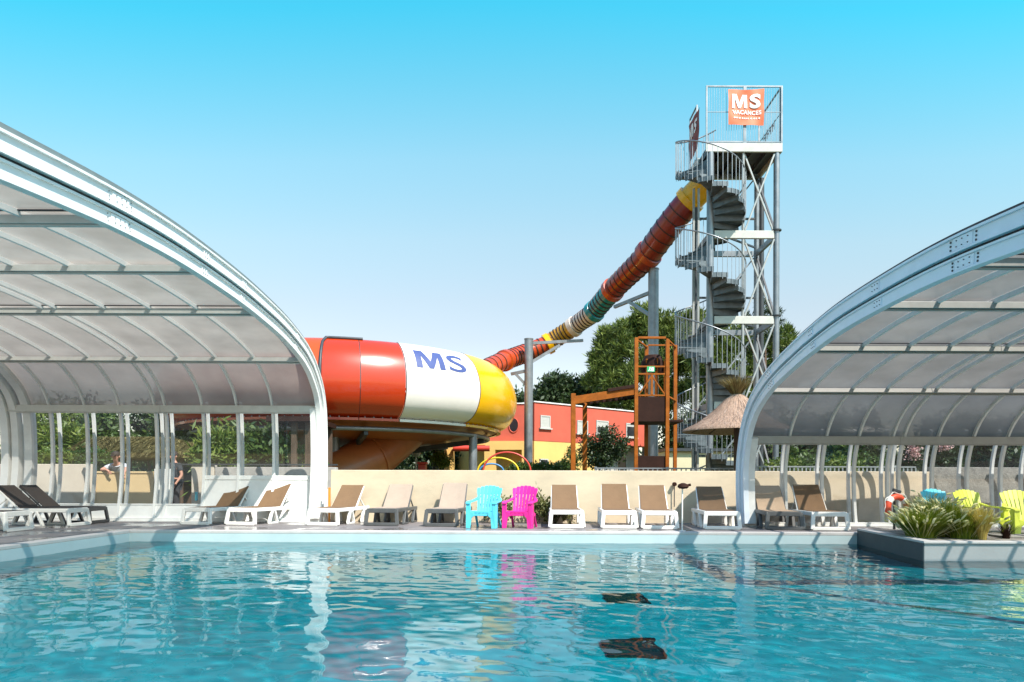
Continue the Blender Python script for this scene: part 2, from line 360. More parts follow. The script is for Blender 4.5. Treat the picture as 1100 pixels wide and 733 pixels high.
def deckmat():
    m, t, b = newmat('deck')
    co = t.nodes.new('ShaderNodeTexCoord')
    br = t.nodes.new('ShaderNodeTexBrick'); br.inputs['Scale'].default_value = 1.0
    br.inputs['Brick Width'].default_value = 2.4; br.inputs['Row Height'].default_value = 0.145; br.inputs['Mortar Size'].default_value = 0.004
    br.inputs['Color1'].default_value = (0.23, 0.205, 0.20, 1); br.inputs['Color2'].default_value = (0.19, 0.172, 0.17, 1); br.inputs['Mortar'].default_value = (0.05, 0.045, 0.04, 1)
    t.links.new(co.outputs['Object'], br.inputs['Vector'])
    n = t.nodes.new('ShaderNodeTexNoise'); n.inputs['Scale'].default_value = 0.9; n.inputs['Detail'].default_value = 7
    t.links.new(co.outputs['Object'], n.inputs['Vector'])
    mr = t.nodes.new('ShaderNodeMapRange'); mr.inputs[1].default_value = 0.35; mr.inputs[2].default_value = 0.65; mr.inputs[3].default_value = 0.72; mr.inputs[4].default_value = 1.15
    t.links.new(n.outputs[0], mr.inputs[0])
    mm = t.nodes.new('ShaderNodeMix'); mm.data_type = 'RGBA'; mm.blend_type = 'MULTIPLY'; mm.inputs['Factor'].default_value = 1
    t.links.new(br.outputs[0], mm.inputs['A']); t.links.new(mr.outputs[0], mm.inputs['B']); t.links.new(mm.outputs['Result'], b.inputs['Base Color'])
    m2 = t.nodes.new('ShaderNodeMapRange'); m2.inputs[1].default_value = 0.44; m2.inputs[2].default_value = 0.5; m2.inputs[3].default_value = 0.16; m2.inputs[4].default_value = 0.6
    n4 = t.nodes.new('ShaderNodeTexNoise'); n4.inputs['Scale'].default_value = 0.75; n4.inputs['Detail'].default_value = 4
    t.links.new(co.outputs['Object'], n4.inputs['Vector'])
    t.links.new(n4.outputs[0], m2.inputs[0]); t.links.new(m2.outputs[0], b.inputs['Roughness'])
    return m
M['deck'] = deckmat()

def linermat():
    m, t, b = newmat('pool_liner')
    co = t.nodes.new('ShaderNodeTexCoord'); n = t.nodes.new('ShaderNodeTexNoise'); n.inputs['Scale'].default_value = 1.5; n.inputs['Detail'].default_value = 5
    t.links.new(co.outputs['Object'], n.inputs['Vector'])
    r = t.nodes.new('ShaderNodeValToRGB'); r.color_ramp.elements[0].position = 0.3; r.color_ramp.elements[1].position = 0.7
    r.color_ramp.elements[0].color = (0.40, 0.50, 0.51, 1); r.color_ramp.elements[1].color = (0.47, 0.57, 0.58, 1)
    t.links.new(n.outputs[0], r.inputs[0]); t.links.new(r.outputs[0], b.inputs['Base Color']); b.inputs['Roughness'].default_value = 0.45
    return m
M['liner'] = linermat()

def watermat():
    """refracting surface with Fresnel mirror; the tint stands for the depth of turquoise water"""
    m = bpy.data.materials.new('water'); m.use_nodes = True; t = m.node_tree; t.nodes.clear()
    out = t.nodes.new('ShaderNodeOutputMaterial')
    co = t.nodes.new('ShaderNodeTexCoord'); n = t.nodes.new('ShaderNodeTexNoise'); n.inputs['Scale'].default_value = 9.0; n.inputs['Detail'].default_value = 2.5
    t.links.new(co.outputs['Object'], n.inputs['Vector'])
    bp = t.nodes.new('ShaderNodeBump'); bp.inputs['Strength'].default_value = 1.0; bp.inputs['Distance'].default_value = 0.0007
    t.links.new(n.outputs[0], bp.inputs['Height'])
    gl = t.nodes.new('ShaderNodeBsdfGlossy'); gl.inputs['Roughness'].default_value = 0.0; t.links.new(bp.outputs[0], gl.inputs['Normal'])
    rf = t.nodes.new('ShaderNodeBsdfRefraction'); rf.inputs['IOR'].default_value = 1.33; rf.inputs['Roughness'].default_value = 0.0; rf.inputs['Color'].default_value = (0.016, 0.69, 0.765, 1)
    fr = t.nodes.new('ShaderNodeFresnel'); fr.inputs[0].default_value = 1.40; t.links.new(bp.outputs[0], fr.inputs['Normal'])
    mx = t.nodes.new('ShaderNodeMixShader'); t.links.new(fr.outputs[0], mx.inputs[0]); t.links.new(rf.outputs[0], mx.inputs[1]); t.links.new(gl.outputs[0], mx.inputs[2])
    t.links.new(mx.outputs[0], out.inputs[0])
    return m
M['water'] = watermat()

# ------------------------------------------------------------------ the setting
PL, PR, PN, PF = -7.6, 12.0, 3.0, 13.57          # pool rectangle
WATER_Z, FLOOR_Z = -0.22, -1.15
def sheet(name, xs, ys, skip, z, m, kind='structure'):
    """flat sheet cut into cells, leaving out the cells in skip"""
    vs = [(x, y, z) for y in ys for x in xs]; n = len(xs); fs = []
    for j in range(len(ys) - 1):
        for i in range(n - 1):
            if (i, j) in skip: continue
            fs.append((j * n + i, j * n + i + 1, (j + 1) * n + i + 1, (j + 1) * n + i))
    o = MB().add(vs, fs).build(name, m); return tag(o, kind=kind)
sheet('ground', [-900, PL - 0.02, PR + 0.02, 900], [-600, PN - 0.02, PF + 0.02, 1500], {(1, 1)}, -0.03, M['ground'])
mb = MB()
mb.box2((-24, PF + 0.24, -0.025), (24, 18.2, 0)); mb.box2((-24, PN - 0.24, -0.025), (PL - 0.24, PF + 0.238, 0))
mb.box2((PR + 0.24, PN - 0.24, -0.025), (24, PF + 0.238, 0)); mb.box2((-24, -8, -0.025), (24, PN - 0.242, 0))
tag(mb.build('pool_deck', M['deck']), kind='structure')
mb = MB()
mb.box2((PL - 0.24, PF, -0.05), (PR + 0.24, PF + 0.24, 0.006)); mb.box2((PL - 0.24, PN - 0.24, -0.05), (PR + 0.24, PN, 0.006))
mb.box2((PL - 0.24, PN, -0.05), (PL, PF, 0.006)); mb.box2((PR, PN, -0.05), (PR + 0.24, PF, 0.006))
tag(mb.build('pool_coping', M['coping'], bevel=0.008), kind='structure')
mb = MB()                                                            # basin: floor and four walls
a, b, c, d = (PL, PN), (PR, PN), (PR, PF), (PL, PF)
mb.add([(*p, FLOOR_Z) for p in (a, b, c, d)], [(0, 1, 2, 3)])
for p, q in ((a, b), (b, c), (c, d), (d, a)):
    mb.add([(*p, FLOOR_Z), (*q, FLOOR_Z), (*q, -0.05), (*p, -0.05)], [(0, 1, 2, 3)])
tag(mb.build('pool_basin', M['liner']), kind='structure')
def water_surface():
    """the real rippled surface, as a fine grid"""
    nx, ny = 760, 400
    xs = np.linspace(PL, PR, nx); ys = PN + (PF - PN) * np.linspace(0, 1, ny) ** 1.25; Xg, Yg = np.meshgrid(xs, ys)
    rg = np.random.default_rng(2); Zg = np.zeros_like(Xg)
    for k in range(96):
        lam = float(np.exp(rg.uniform(np.log(.14), np.log(1.0)))); a_ = rg.normal(1.0, .75); ph = rg.uniform(0, 6.28); amp = .00052 * lam ** .85
        if k < 8: lam = 1.5 + k * .3; amp = .00055
        ph2 = 0.7 * np.sin(Xg * rg.uniform(.2, .8) + rg.uniform(0, 6)) + 0.7 * np.sin(Yg * rg.uniform(.2, .8) + rg.uniform(0, 6))
        Zg += amp * np.sin((Xg * np.cos(a_) + Yg * np.sin(a_)) * 6.283 / lam + ph + ph2)
    v = np.stack([Xg, Yg, Zg + WATER_Z], -1).reshape(-1, 3); idx = np.arange(nx * ny).reshape(ny, nx)
    f = np.stack([idx[:-1, :-1], idx[:-1, 1:], idx[1:, 1:], idx[1:, :-1]], -1).reshape(-1, 4)
    me = bpy.data.meshes.new('pool_water'); me.from_pydata(v.tolist(), [], f.tolist()); me.polygons.foreach_set('use_smooth', [True] * len(me.polygons))
    me.materials.append(M['water']); o = bpy.data.objects.new('pool_water', me); C.objects.link(o); o.cycles.is_caustics_caster = True
    return tag(o, kind='structure')
water_surface()
bpy.data.objects['pool_basin'].cycles.is_caustics_receiver = True
# dark drain covers lying on the floor
for px, dd, lab in ((672.5, 8.15, 'dark square drain cover on the pool floor, the farther one'), (680, 5.95, 'dark square drain cover on the pool floor, nearest the viewer')):
    p = Vector(((px - 550) * dd / F, dd, 0)); wd = 0.48; ln = 0.56
    r = empty('drain_cover', (p.x, p.y, FLOOR_Z), 0, lab, 'drain cover', 'drain covers on the pool floor')
    mb = MB(); mb.box((0, 0, 0.03), (wd, ln, 0.05)); mb.build('cover_plate', M['gasket'], r, bevel=0.008).cycles.is_caustics_receiver = True
    mb = MB()
    for s in (-1, 1): mb.box((s * (wd / 2 - 0.012), 0, 0.062), (0.02, ln, 0.012)); mb.box((0, s * (ln / 2 - 0.012), 0.062), (wd - 0.05, 0.02, 0.012))
    mb.build('rim', M['pl_grey'], r)

# ------------------------------------------------------------------ telescopic pool enclosures
def catmull(P, n=8):
    P = [Vector((p[0], p[1], 0)) for p in P]; out = []
    Q = [P[0] * 2 - P[1]] + P + [P[-1] * 2 - P[-2]]
    for i in range(1, len(Q) - 2):
        for k in range(n):
            t = k / n; p0, p1, p2, p3 = Q[i - 1:i + 3]
            v = 0.5 * ((2 * p1) + (p2 - p0) * t + (2 * p0 - 5 * p1 + 4 * p2 - p3) * t * t + (3 * p1 - p0 - 3 * p2 + p3) * t ** 3)
            out.append((v.x, v.y))
    out.append((P[-1].x, P[-1].y)); return out

class Profile:
    """arch outline in the (y, z) plane, from the cut front end over the top to the far foot; off is measured inward"""
    def __init__(self, pts):
        self.p = catmull(pts, 6); n = len(self.p); self.nr = []
        for i in range(n):
            a = self.p[max(i - 1, 0)]; b = self.p[min(i + 1, n - 1)]
            t = Vector((b[0] - a[0], b[1] - a[1])).normalized(); self.nr.append(Vector((t.y, -t.x)))
        self.n = n
    def at(self, i, off):
        i = min(max(i, 0), self.n - 1); k = int(i); fr = i - k; k2 = min(k + 1, self.n - 1)
        p = Vector(self.p[k]) * (1 - fr) + Vector(self.p[k2]) * fr; nr = (self.nr[k] * (1 - fr) + self.nr[k2] * fr).normalized()
        return p + nr * off
    def row(self, px, py, off):
        """index (far half) where the inner line appears at photo row py"""
        best = None
        for q in range(0, self.n * 10):
            p = self.at(q / 10, off); u = px - HX; v = HY - py
            e = abs((u * sr + v * cr) * p.x / F + CZ - p.y)
            if best is None or e < best[0]: best = (e, q / 10)
        return best[1]
    def height(self, z, off):
        best = None
        for q in range(int(self.n * 0.4) * 10, self.n * 10):
            p = self.at(q / 10, off); e = abs(p.y - z)
            if best is None or e < best[0]: best = (e, q / 10)
        return best[1]
    def band(self, mb, x0, x1, o0, o1, i0=0, i1=None, step=1.0, mi=None):
        i1 = self.n - 1 if i1 is None else i1
        k = max(int(math.ceil((i1 - i0) / step)), 1); vs = []
        for q in range(k + 1):
            i = i0 + (i1 - i0) * q / k
            a = self.at(i, o0); b = self.at(i, o1)
            vs += [(x0, a.x, a.y), (x1, a.x, a.y), (x1, b.x, b.y), (x0, b.x, b.y)]
        fs = []
        for q in range(k):
            e = q * 4; g = e + 4
            for s in range(4): fs.append((e + s, e + (s + 1) % 4, g + (s + 1) % 4, g + s))
        fs.append((3, 2, 1, 0)); fs.append((k * 4, k * 4 + 1, k * 4 + 2, k * 4 + 3))
        mb.add(vs, fs, mi)
    def sheet(self, mb, x0, x1, o, i0, i1):
        k = max(int(math.ceil(i1 - i0)), 1); vs = []
        for q in range(k + 1):
            a = self.at(i0 + (i1 - i0) * q / k, o); vs += [(x0, a.x, a.y), (x1, a.x, a.y)]
        mb.add(vs, [(2 * q, 2 * q + 1, 2 * q + 3, 2 * q + 2) for q in range(k)])

prof_left = Profile([(5.6, 4.09), (6.11, 4.17), (7.79, 4.38), (9.1, 4.48), (10.3, 4.51), (11.58, 4.5), (12.65, 4.45), (13.94, 4.34), (15.06, 4.15), (15.63, 3.98), (16.05, 3.78), (16.55, 3.41), (16.82, 3.02), (16.96, 2.58), (17.02, 1.9), (17.02, 1.2), (16.93, 0.5), (16.82, 0.0)])
prof_right = Profile([(6.6, 3.84), (7.0, 3.88), (8.19, 3.96), (9.39, 3.97), (11.0, 3.9), (12.25, 3.74), (13.0, 3.60), (13.65, 3.46), (14.3, 3.27), (14.95, 2.98), (15.38, 2.66), (15.7, 2.25), (15.92, 1.7), (16.0, 1.2), (15.97, 0.5), (15.9, 0.0)])

def enclosure(pr, s, X0, length, rib_x, rows, rowpx, label, M_pane, M_roof, kick, tall_bays, lap_x, dsplice):
    """s=-1: stretches to the left of X0, +1: to the right"""
    root = empty('pool_enclosure', (X0, 9.0, 0), 0, label, 'pool enclosure')
    def fin(o): return local(root, o)
    xx = lambda d: X0 + s * d
    last = pr.n - 1; open_i = 0
    # leading arch: two nested profiles with a black seal between them
    mb = MB()
    pr.band(mb, xx(0.03), xx(0.14), 0.012, 0.225)
    pr.band(mb, xx(0.0), xx(0.03), 0.012, 0.040); pr.band(mb, xx(0.0), xx(0.03), 0.20, 0.225)
    fin(mb.build('outer_arch', M['rib_white' if s < 0 else 'shade_blue_alu'], None, 40))
    mb = MB(); pr.band(mb, xx(0.035), xx(0.24), -0.055 if s < 0 else -0.03, 0.012); fin(mb.build('top_seal', M['seal_green' if s < 0 else 'gasket'], None, 40))
    mb = MB(); pr.band(mb, xx(0.07), xx(0.13), 0.225, 0.262); fin(mb.build('rubber_seal', M['gasket'], None, 40))
    mb = MB()
    pr.band(mb, xx(0.06), xx(0.15), 0.262, 0.455)
    pr.band(mb, xx(0.035), xx(0.06), 0.262, 0.288); pr.band(mb, xx(0.035), xx(0.06), 0.432, 0.455)
    fin(mb.build('inner_arch', M['rib_white' if s < 0 else 'shade_blue_alu'], None, 40))
    # splice plates with bolts
    for px_, half in dsplice:                                   # photo column of the plate, half length in metres
        i = min(range(1, pr.n), key=lambda q: abs(550 + F * X0 / max(pr.p[q][0], .1) - px_)); hl = half / max((pr.at(i + .5, 0) - pr.at(i - .5, 0)).length, .01)
        for o0, o1, xf in ((0.048, 0.19, 0.03), (0.296, 0.424, 0.06)):
            mb = MB(); pr.band(mb, xx(xf - 0.012), xx(xf), o0, o1, i - hl, i + hl, 0.2)
            for k, oo in ((-1.35, 3), (-0.6, 2), (0.0, 2), (0.6, 2), (1.35, 3)) if half > .15 else ((-.7, 2), (0, 2), (.7, 2)):
                for q in range(oo):
                    p = pr.at(i + k * hl, o0 + (o1 - o0) * (q + 0.5) / oo); xq = xx(xf - (0.012 if abs(k) < 1 else 0.0))
                    rr = (0.013 if s > 0 else 0.007) if oo == 3 else 0.007
                    mb.cyl((xq + s * 0.004, p.x, p.y), (xq - s * 0.010, p.x, p.y), rr, 8, mi=1)
            fin(mb.build('splice_plate', [M['rib_white' if s < 0 else 'shade_blue_alu'], M['dark_steel'] if s > 0 else M['steel']], None))
    # purlins, ribs, sheets
    idx = [pr.row(rowpx, r_, 0.36) for r_ in rows]            # first = window head
    head = idx[0]
    xend = xx(length)
    for k, i in enumerate(idx + [idx[-1] - (idx[-2] - idx[-1]) * 1.1 * q for q in (1, 2, 3, 4, 5, 6, 7)]):
        if i < open_i: continue
        a = pr.at(i, 0.31); nr = pr.at(i, 0.0) - a; ang = math.atan2(nr.y, nr.x)
        mb = MB(); hgt = 0.17 if k == 0 else 0.11
        for xa, xb in ((xx(0.152), xx(lap_x)), (xx(lap_x) + s * 0.004, xend)):
            mb.box(((xa + xb) / 2, a.x, a.y), (abs(xb - xa), 0.10, hgt), Matrix.Rotation(ang if k else 0.0, 3, 'X'))
        mb.box(((xx(0.152) + xend) / 2, a.x + 0.0, a.y - hgt / 2 - 0.012), (abs(xend - xx(0.152)), 0.055, 0.022), None)
        if k in (2, 4, 6): mb.box(((xx(0.152) + xend) / 2, pr.at(i - .42, 0.225).x, pr.at(i - .42, 0.225).y), (abs(xend - xx(0.152)), 0.05, 0.012), None, 1)
        fin(mb.build('purlin', [M['purlin_white'] if s < 0 else M['purlin_grey'], M['gasket']], None, bevel=0.006))
    base_i = last - 0.2
    kick_i = pr.height(kick, 0.22)
    edges = [0.13] + [abs(x - X0) for x in rib_x] + [length]
    mat_r = M['rib_white'] if s < 0 else M['grey_alu']
    for x in rib_x:
        mb = MB(); pr.band(mb, x - 0.022, x + 0.022, 0.214, 0.285, open_i, head); pr.band(mb, x - 0.03, x + 0.03, 0.20, 0.285, head, last); pr.band(mb, x + s * 0.024, x + s * 0.040, 0.213, 0.232, open_i, head, mi=1)
        fin(mb.build('rib', [mat_r, M['gasket']], None, 40))
        mb = MB()                                              # mullion of the next module, set half a metre behind
        pr.band(mb, x + s * 0.05 - 0.03, x + s * 0.05 + 0.03, -0.15, -0.08, head - 1, last)
        fin(mb.build('outer_mullion', M['grey_alu'], None, 40))
    for k in range(len(edges) - 1):
        a, b = edges[k], edges[k + 1]
        if b - a < 0.1: continue
        xa, xb = xx(a + 0.01), xx(b - 0.01)
        mb = MB(); low_i = idx[1]
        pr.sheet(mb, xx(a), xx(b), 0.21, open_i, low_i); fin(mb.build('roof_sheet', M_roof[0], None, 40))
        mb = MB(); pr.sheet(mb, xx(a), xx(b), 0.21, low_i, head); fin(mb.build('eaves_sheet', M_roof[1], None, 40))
        top_of_kick = kick
        for (d0, d1, z) in tall_bays:  # bays whose white lower panel reaches higher up
            if d0 < (a + b) / 2 < d1: top_of_kick = z
        ki = pr.height(top_of_kick, 0.22)
        mb = MB(); pr.sheet(mb, xx(a), xx(b), 0.236, head, ki)
        fin(mb.build('window_pane', M_pane, None, 40))
        if top_of_kick > 0.15:
            mb = MB(); pr.band(mb, xa, xb, 0.215, 0.245, ki, last)
            pr.band(mb, xa, xb, 0.245, 0.262, ki, ki + (last - ki) * 0.08)
            fin(mb.build('kick_panel', M['rib_white'], None, 40, bevel=0.004))
    mb = MB(); p = pr.at(last, 0.2)
    mb.box2((xx(0.05), p.x - 0.12, 0.0), (xend, p.x + 0.12, 0.09)); mb.box2((xx(0.05), p.x - 0.17, 0.0), (xend, p.x - 0.122, 0.03))
    fin(mb.build('base_rail', M['rib_white'] if s < 0 else M['grey_alu'], None, bevel=0.005))
    # arches cut short to let sun onto the floor; gutter beam, posts added
    y0_, z0_ = pr.p[0]
    mb = MB(); mb.box2((xx(0.0), y0_ - 0.10, z0_ - 0.42), (xend, y0_ - 0.002, z0_ + 0.03)); fin(mb.build('added_gutter_beam', M['shade_blue_alu'], None, bevel=0.01))
    for dx in (0.1, length * .5, length - .1):
        mb = MB(); mb.box2((xx(dx) - .05, y0_ - 0.11, FLOOR_Z + .005), (xx(dx) + .05, y0_ - 0.01, z0_ - 0.422)); fin(mb.build('post', M['shade_blue_alu'], None, bevel=0.008))
    # jamb at the foot of the leading arch
    mb = MB(); pr.band(mb, xx(0.152), xx(0.30), 0.34, 0.44, head - 1, last)
    fin(mb.build('jamb', mat_r, None, 40))
    return root, pr

# left one: rib positions measured on the window head
ribsL = [W(px, 440, 16.68).x for px in (293, 255, 218, 178, 167, 129, 92, 54, 14)]
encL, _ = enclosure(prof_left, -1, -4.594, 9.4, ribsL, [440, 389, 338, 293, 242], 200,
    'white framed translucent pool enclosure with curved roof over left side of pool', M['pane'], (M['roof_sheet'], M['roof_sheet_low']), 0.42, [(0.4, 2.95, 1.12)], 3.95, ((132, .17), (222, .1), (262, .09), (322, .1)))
# stacked end frames of the nested modules at its far left
for k, (px0, px1) in enumerate(((4, 12), (14, 21), (26, 34))):
    mb = MB(); xa, xb = W(px0, 480, 16.7).x, W(px1, 480, 16.7).x
    prof_left.band(mb, xa, xb, 0.24 - 0.06 * k, 0.42 - 0.05 * k, 10, prof_left.n - 1)
    local(encL, mb.build('module_frame', M['rib_white'] if k in (0, 1) else M['grey_alu'], None, 40))
ribsR = [W(px, 474, 15.72).x for px in (844.5, 883.6, 918, 954, 966, 1002, 1039.7, 1075.7, 1108, 1142, 1176, 1210)]
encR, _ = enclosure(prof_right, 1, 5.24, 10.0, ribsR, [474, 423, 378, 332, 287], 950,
    'pool enclosure in grey shade with arch coloured shade-blue over right side of pool', M['pane_tinted'], (M['roof_sheet_grey'], M['roof_sheet_grey_low']), 0.1, [], 3.55, ((1036, .17), (938, .1), (867, .08), (822, .14)))

# ------------------------------------------------------------------ garden walls
def wall(name, label, pts, z, th, m, cap=None):
    r = MB()
    for (x0, y0), (x1, y1) in zip(pts[:-1], pts[1:]):
        n = Vector((-(y1 - y0), x1 - x0, 0)).normalized() * th
        v = [(x0, y0), (x1, y1), (x1 + n.x, y1 + n.y), (x0 + n.x, y0 + n.y)]
        r.prism(v, -0.03, z)
    return tag(r.build(name, m, bevel=0.012), label, 'wall')
WALL = lambda x: 16.95 - (x + 4.55) * 0.0435 if x < 8.5 else 16.38
wall('garden_wall', 'low cream rendered wall behind the central row of sun loungers', [(-4.5, WALL(-4.5)), (10.1, WALL(10.1))], 1.275, 0.2, M['cream'])
wall('garden_wall', 'grey rough rendered wall behind the yellow chairs', [(10.12, 16.5), (17, 16.5)], 1.385, 0.2, M['rough_wall'])
wall('garden_wall', 'beige wall behind the leftmost window panes', [(-17.5, 18.0), (-11.08, 18.0)], 1.42, 0.2, M['beige_wall'])
wall('garden_wall', 'narrow beige wall right of the dark doorway behind the glass', [(-8.46, 18.0), (-7.86, 18.0)], 1.40, 0.2, M['beige_wall'])
wall('garden_wall', 'grey wall with dark top rail under the wooden shelter', [(-7.84, 18.0), (-4.62, 17.9)], 1.36, 0.2, M['grey_render'])
tag(MB().box2((-8.9, 17.97, 1.405), (-4.6, 18.02, 1.445)).build('hand_rail', M['dark_steel']), 'dark rail along the top of the grey wall behind the glass', 'rail')
g = empty('gate', (-10.25, 18.0, 0), 0, 'tan panelled gate the man in grey leans on', 'gate')
mb = MB()
for x0, x1 in ((-11.03, -10.27), (-10.23, -9.45)): mb.box2((x0 + 0.06, 18.0, 0.08), (x1 - 0.06, 18.03, 1.18))
local(g, mb.build('gate_panel', M['tan_gate'], None, bevel=0.006))
mb = MB()
for x0, x1 in ((-11.03, -10.27), (-10.23, -9.45)):
    mb.box2((x0, 17.98, 0.06), (x0 + 0.058, 18.05, 1.235)); mb.box2((x1 - 0.058, 17.98, 0.06), (x1, 18.05, 1.235)); mb.box2((x0 + 0.06, 17.98, 1.182), (x1 - 0.06, 18.05, 1.235))
local(g, mb.build('gate_frame', M['tan_gate'], None, bevel=0.006))
mb = MB(); mb.box2((-9.42, 17.96, 0), (-9.0, 18.1, 1.3)); tag(mb.build('gate_post', M['grey_alu'], bevel=0.01), 'broad pale post between the tan gate and the doorway', 'post')
# picket rail fence behind the walls
def picket(label, pts, z0, z1, sp=0.11, m='steel_white'):
    x0, y0 = pts[0]; x1, y1 = pts[1]; L = math.hypot(x1 - x0, y1 - y0); n = int(L / sp)
    r = empty('picket_fence', (x0, y0, 0), 0, label, 'fence')
    mb = MB()
    for k in range(n + 1):
        t = k / n; x, y = x0 + (x1 - x0) * t, y0 + (y1 - y0) * t
        mb.box((x, y, (z0 + z1) / 2), (0.035, 0.02, z1 - z0))
    local(r, mb.build('pickets', M[m], None))
    mb = MB(); mb.bar((x0, y0, z1 + 0.018), (x1, y1, z1 + 0.018), 0.04, 0.035); mb.bar((x0, y0, z0 + 0.1), (x1, y1, z0 + 0.1), 0.03, 0.03)
    local(r, mb.build('top_rail', M[m], None))
    for k in range(0, int(L / 2.0) + 1):
        t = min(k * 2.0 / L, 1); x, y = x0 + (x1 - x0) * t, y0 + (y1 - y0) * t
        mb = MB(); mb.box((x, y + 0.035, z1 / 2 + 0.03), (0.07, 0.04, z1 + 0.06))
        local(r, mb.build('post', M[m], None))
picket('white picket fence above the wall behind the right enclosure', [(W(805, 505, 18.6).x, 18.6), (11.0, 18.6)], 0.35, 1.415)
picket('thin grey rail fence above the wall below the pergola', [(W(640, 505, 19).x, 19.0), (W(788, 505, 19).x, 19.0)], 0.4, 1.365, 0.13, 'steel')

# ------------------------------------------------------------------ planter jutting into the pool
pl = empty('planter', (8.5, 11.9, 0), 0, 'grey raised planter jutting into the pool at the right', 'planter')
poly = [(6.44, 10.65), (13.0, 10.65), (13.0, 13.56), (6.88, 13.56)]
inn = [(6.62, 10.80), (13.0, 10.80), (13.0, 13.56), (7.06, 13.56)]
mb = MB(); mb.prism(poly, FLOOR_Z + 0.01, 0.055); local(pl, mb.build('planter_body', M['planter'], None))
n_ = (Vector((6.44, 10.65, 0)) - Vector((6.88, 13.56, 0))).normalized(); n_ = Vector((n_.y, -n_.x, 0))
mb = MB(); mb.prism([(6.44 + n_.x * .001, 10.65), (6.88 + n_.x * .001, 13.555), (6.88 + n_.x * .02, 13.555), (6.44 + n_.x * .02, 10.652)], FLOOR_Z + 0.012, 0.054); local(pl, mb.build('side_slab', M['planter_dark'], None))  # darker slab over the planter's left face
mb = MB()
o2 = [(6.415, 10.62), (13.0, 10.62), (13.0, 13.56), (6.855, 13.56)]
mb.prism([o2[0], o2[1], inn[1], inn[0]], 0.057, 0.095); mb.prism([o2[0], inn[0], inn[3], o2[3]], 0.057, 0.095)
local(pl, mb.build('planter_rim', M['coping'], None, bevel=0.006))
mb = MB(); mb.prism(inn, 0.057, 0.075); local(pl, mb.build('gravel_bed', M['gravel'], None))

def blades(name, c, n, h, spread, wd, m, seed, curve=0.5, base=0.15, parent=None):
    """arching grass blades, each a tapering strip of four cells"""
    rg = np.random.default_rng(seed); mb = MB()
    for k in range(n):
        a = rg.uniform(0, 2 * math.pi); rr = base * math.sqrt(rg.uniform()); L = h * rg.uniform(0.6, 1.1)
        out = spread * rg.uniform(0.1, 1.0) * L; a2 = a + rg.normal(0, 0.4)
        p0 = Vector((rr * math.cos(a), rr * math.sin(a), 0)); dd = Vector((math.cos(a2), math.sin(a2), 0)); sd = Vector((-dd.y, dd.x, 0)) * wd / 2 * rg.uniform(0.6, 1.2)
        vs = []; K = 4
        for q in range(K + 1):
            t = q / K; z = L * (t - curve * out / max(L, .01) * t * t * 0.8); p = p0 + dd * out * (t ** 1.6) + Vector((0, 0, max(z, 0.0)))
            w = (1 - t) ** 0.6 if q < K else 0.05
            vs += [p - sd * w, p + sd * w]
        mb.add(vs, [(2 * q, 2 * q + 1, 2 * q + 3, 2 * q + 2) for q in range(K)])
    o = mb.build(name, m, parent)
    if parent is None: o.location = c
    return o
def plumes(name, n, h, spread, m, seed, parent, ln=0.11, base=0.12):
    rg = np.random.default_rng(seed); mb = MB()
    for k in range(n):
        a = rg.uniform(0, 2 * math.pi); L = h * rg.uniform(0.55, 1.05); out = spread * rg.uniform(0.15, 1.0) * L
        dd = Vector((math.cos(a), math.sin(a), 0)); p0 = dd * base * rg.uniform()
        tip = p0 + dd * out + Vector((0, 0, L * (1 - 0.35 * out / L))); d = (dd * rg.uniform(0.5, 1.1) + Vector((0, 0, rg.uniform(0.2, 0.9)))).normalized()
        s = d.cross(Vector((rg.normal(), rg.normal(), rg.normal()))).normalized()
        l2 = ln * rg.uniform(0.7, 1.3); rad = 0.016 * rg.uniform(0.8, 1.3)
        mb.tube([tip - d * l2 * 0.5, tip - d * l2 * 0.2, tip + d * l2 * 0.2, tip + d * l2 * 0.5], [rad * 0.5, rad, rad * 0.8, rad * 0.2], 5)
        mb.bar(p0, tip - d * l2 * 0.45, 0.004)
    return mb.build(name, m, parent)
def grass_clump(x, y, z, h, spread, n, np_, label, seed, mat_b='grass', mat_p='plume'):
    r = empty('ornamental_grass', (x, y, z), 0, label, 'plant', 'plants in the poolside planter')
    blades('blades', None, n, h, spread, 0.016, M[mat_b], seed, parent=r, base=0.22)
    if np_: plumes('plumes', np_, h * 1.05, spread * 1.05, M[mat_p], seed + 1, r, base=0.2)
for px, py, d, h, s_, n, k, lab, sd in (
        (990, 578, 11.6, 0.52, 1.05, 3600, 150, 'green fountain grass with pale plumes at the pool corner of the planter', 1),
        (1012, 575, 11.9, 0.66, 1.0, 4200, 200, 'tallest green fountain grass clump in front of the cyan chair behind it', 2),
        (1036, 578, 11.5, 0.52, 1.0, 2600, 90, 'green grass clump right of the tallest fountain grass', 3),
        (997, 568, 12.7, 0.78, 0.8, 900, 40, 'yellowish grass clump behind the fountain grass', 4)):
    p = WZ(px, py, 0.075); p = Vector(((px - 550) * d / F, d, 0.075))
    grass_clump(p.x, p.y, 0.075, h, s_, n, k, lab, sd, 'grass' if sd != 4 else 'leaf_olive')
for px, d, h, lab, sd, mb_ in ((1056, 11.15, 0.62, 'straw yellow feathery plant in front of the first yellow chair', 5, 'straw'), (1081, 11.4, 0.30, 'small reddish brown tuft beside the second yellow chair', 6, 'corten_dark')):
    r = empty('feather_plant', ((px - 550) * d / F, d, 0.075), 0, lab, 'plant')
    blades('blades', None, 420 if sd == 5 else 90, h, 0.55 if sd == 5 else .8, 0.014, M[mb_], sd, 0.3, 0.05, r)
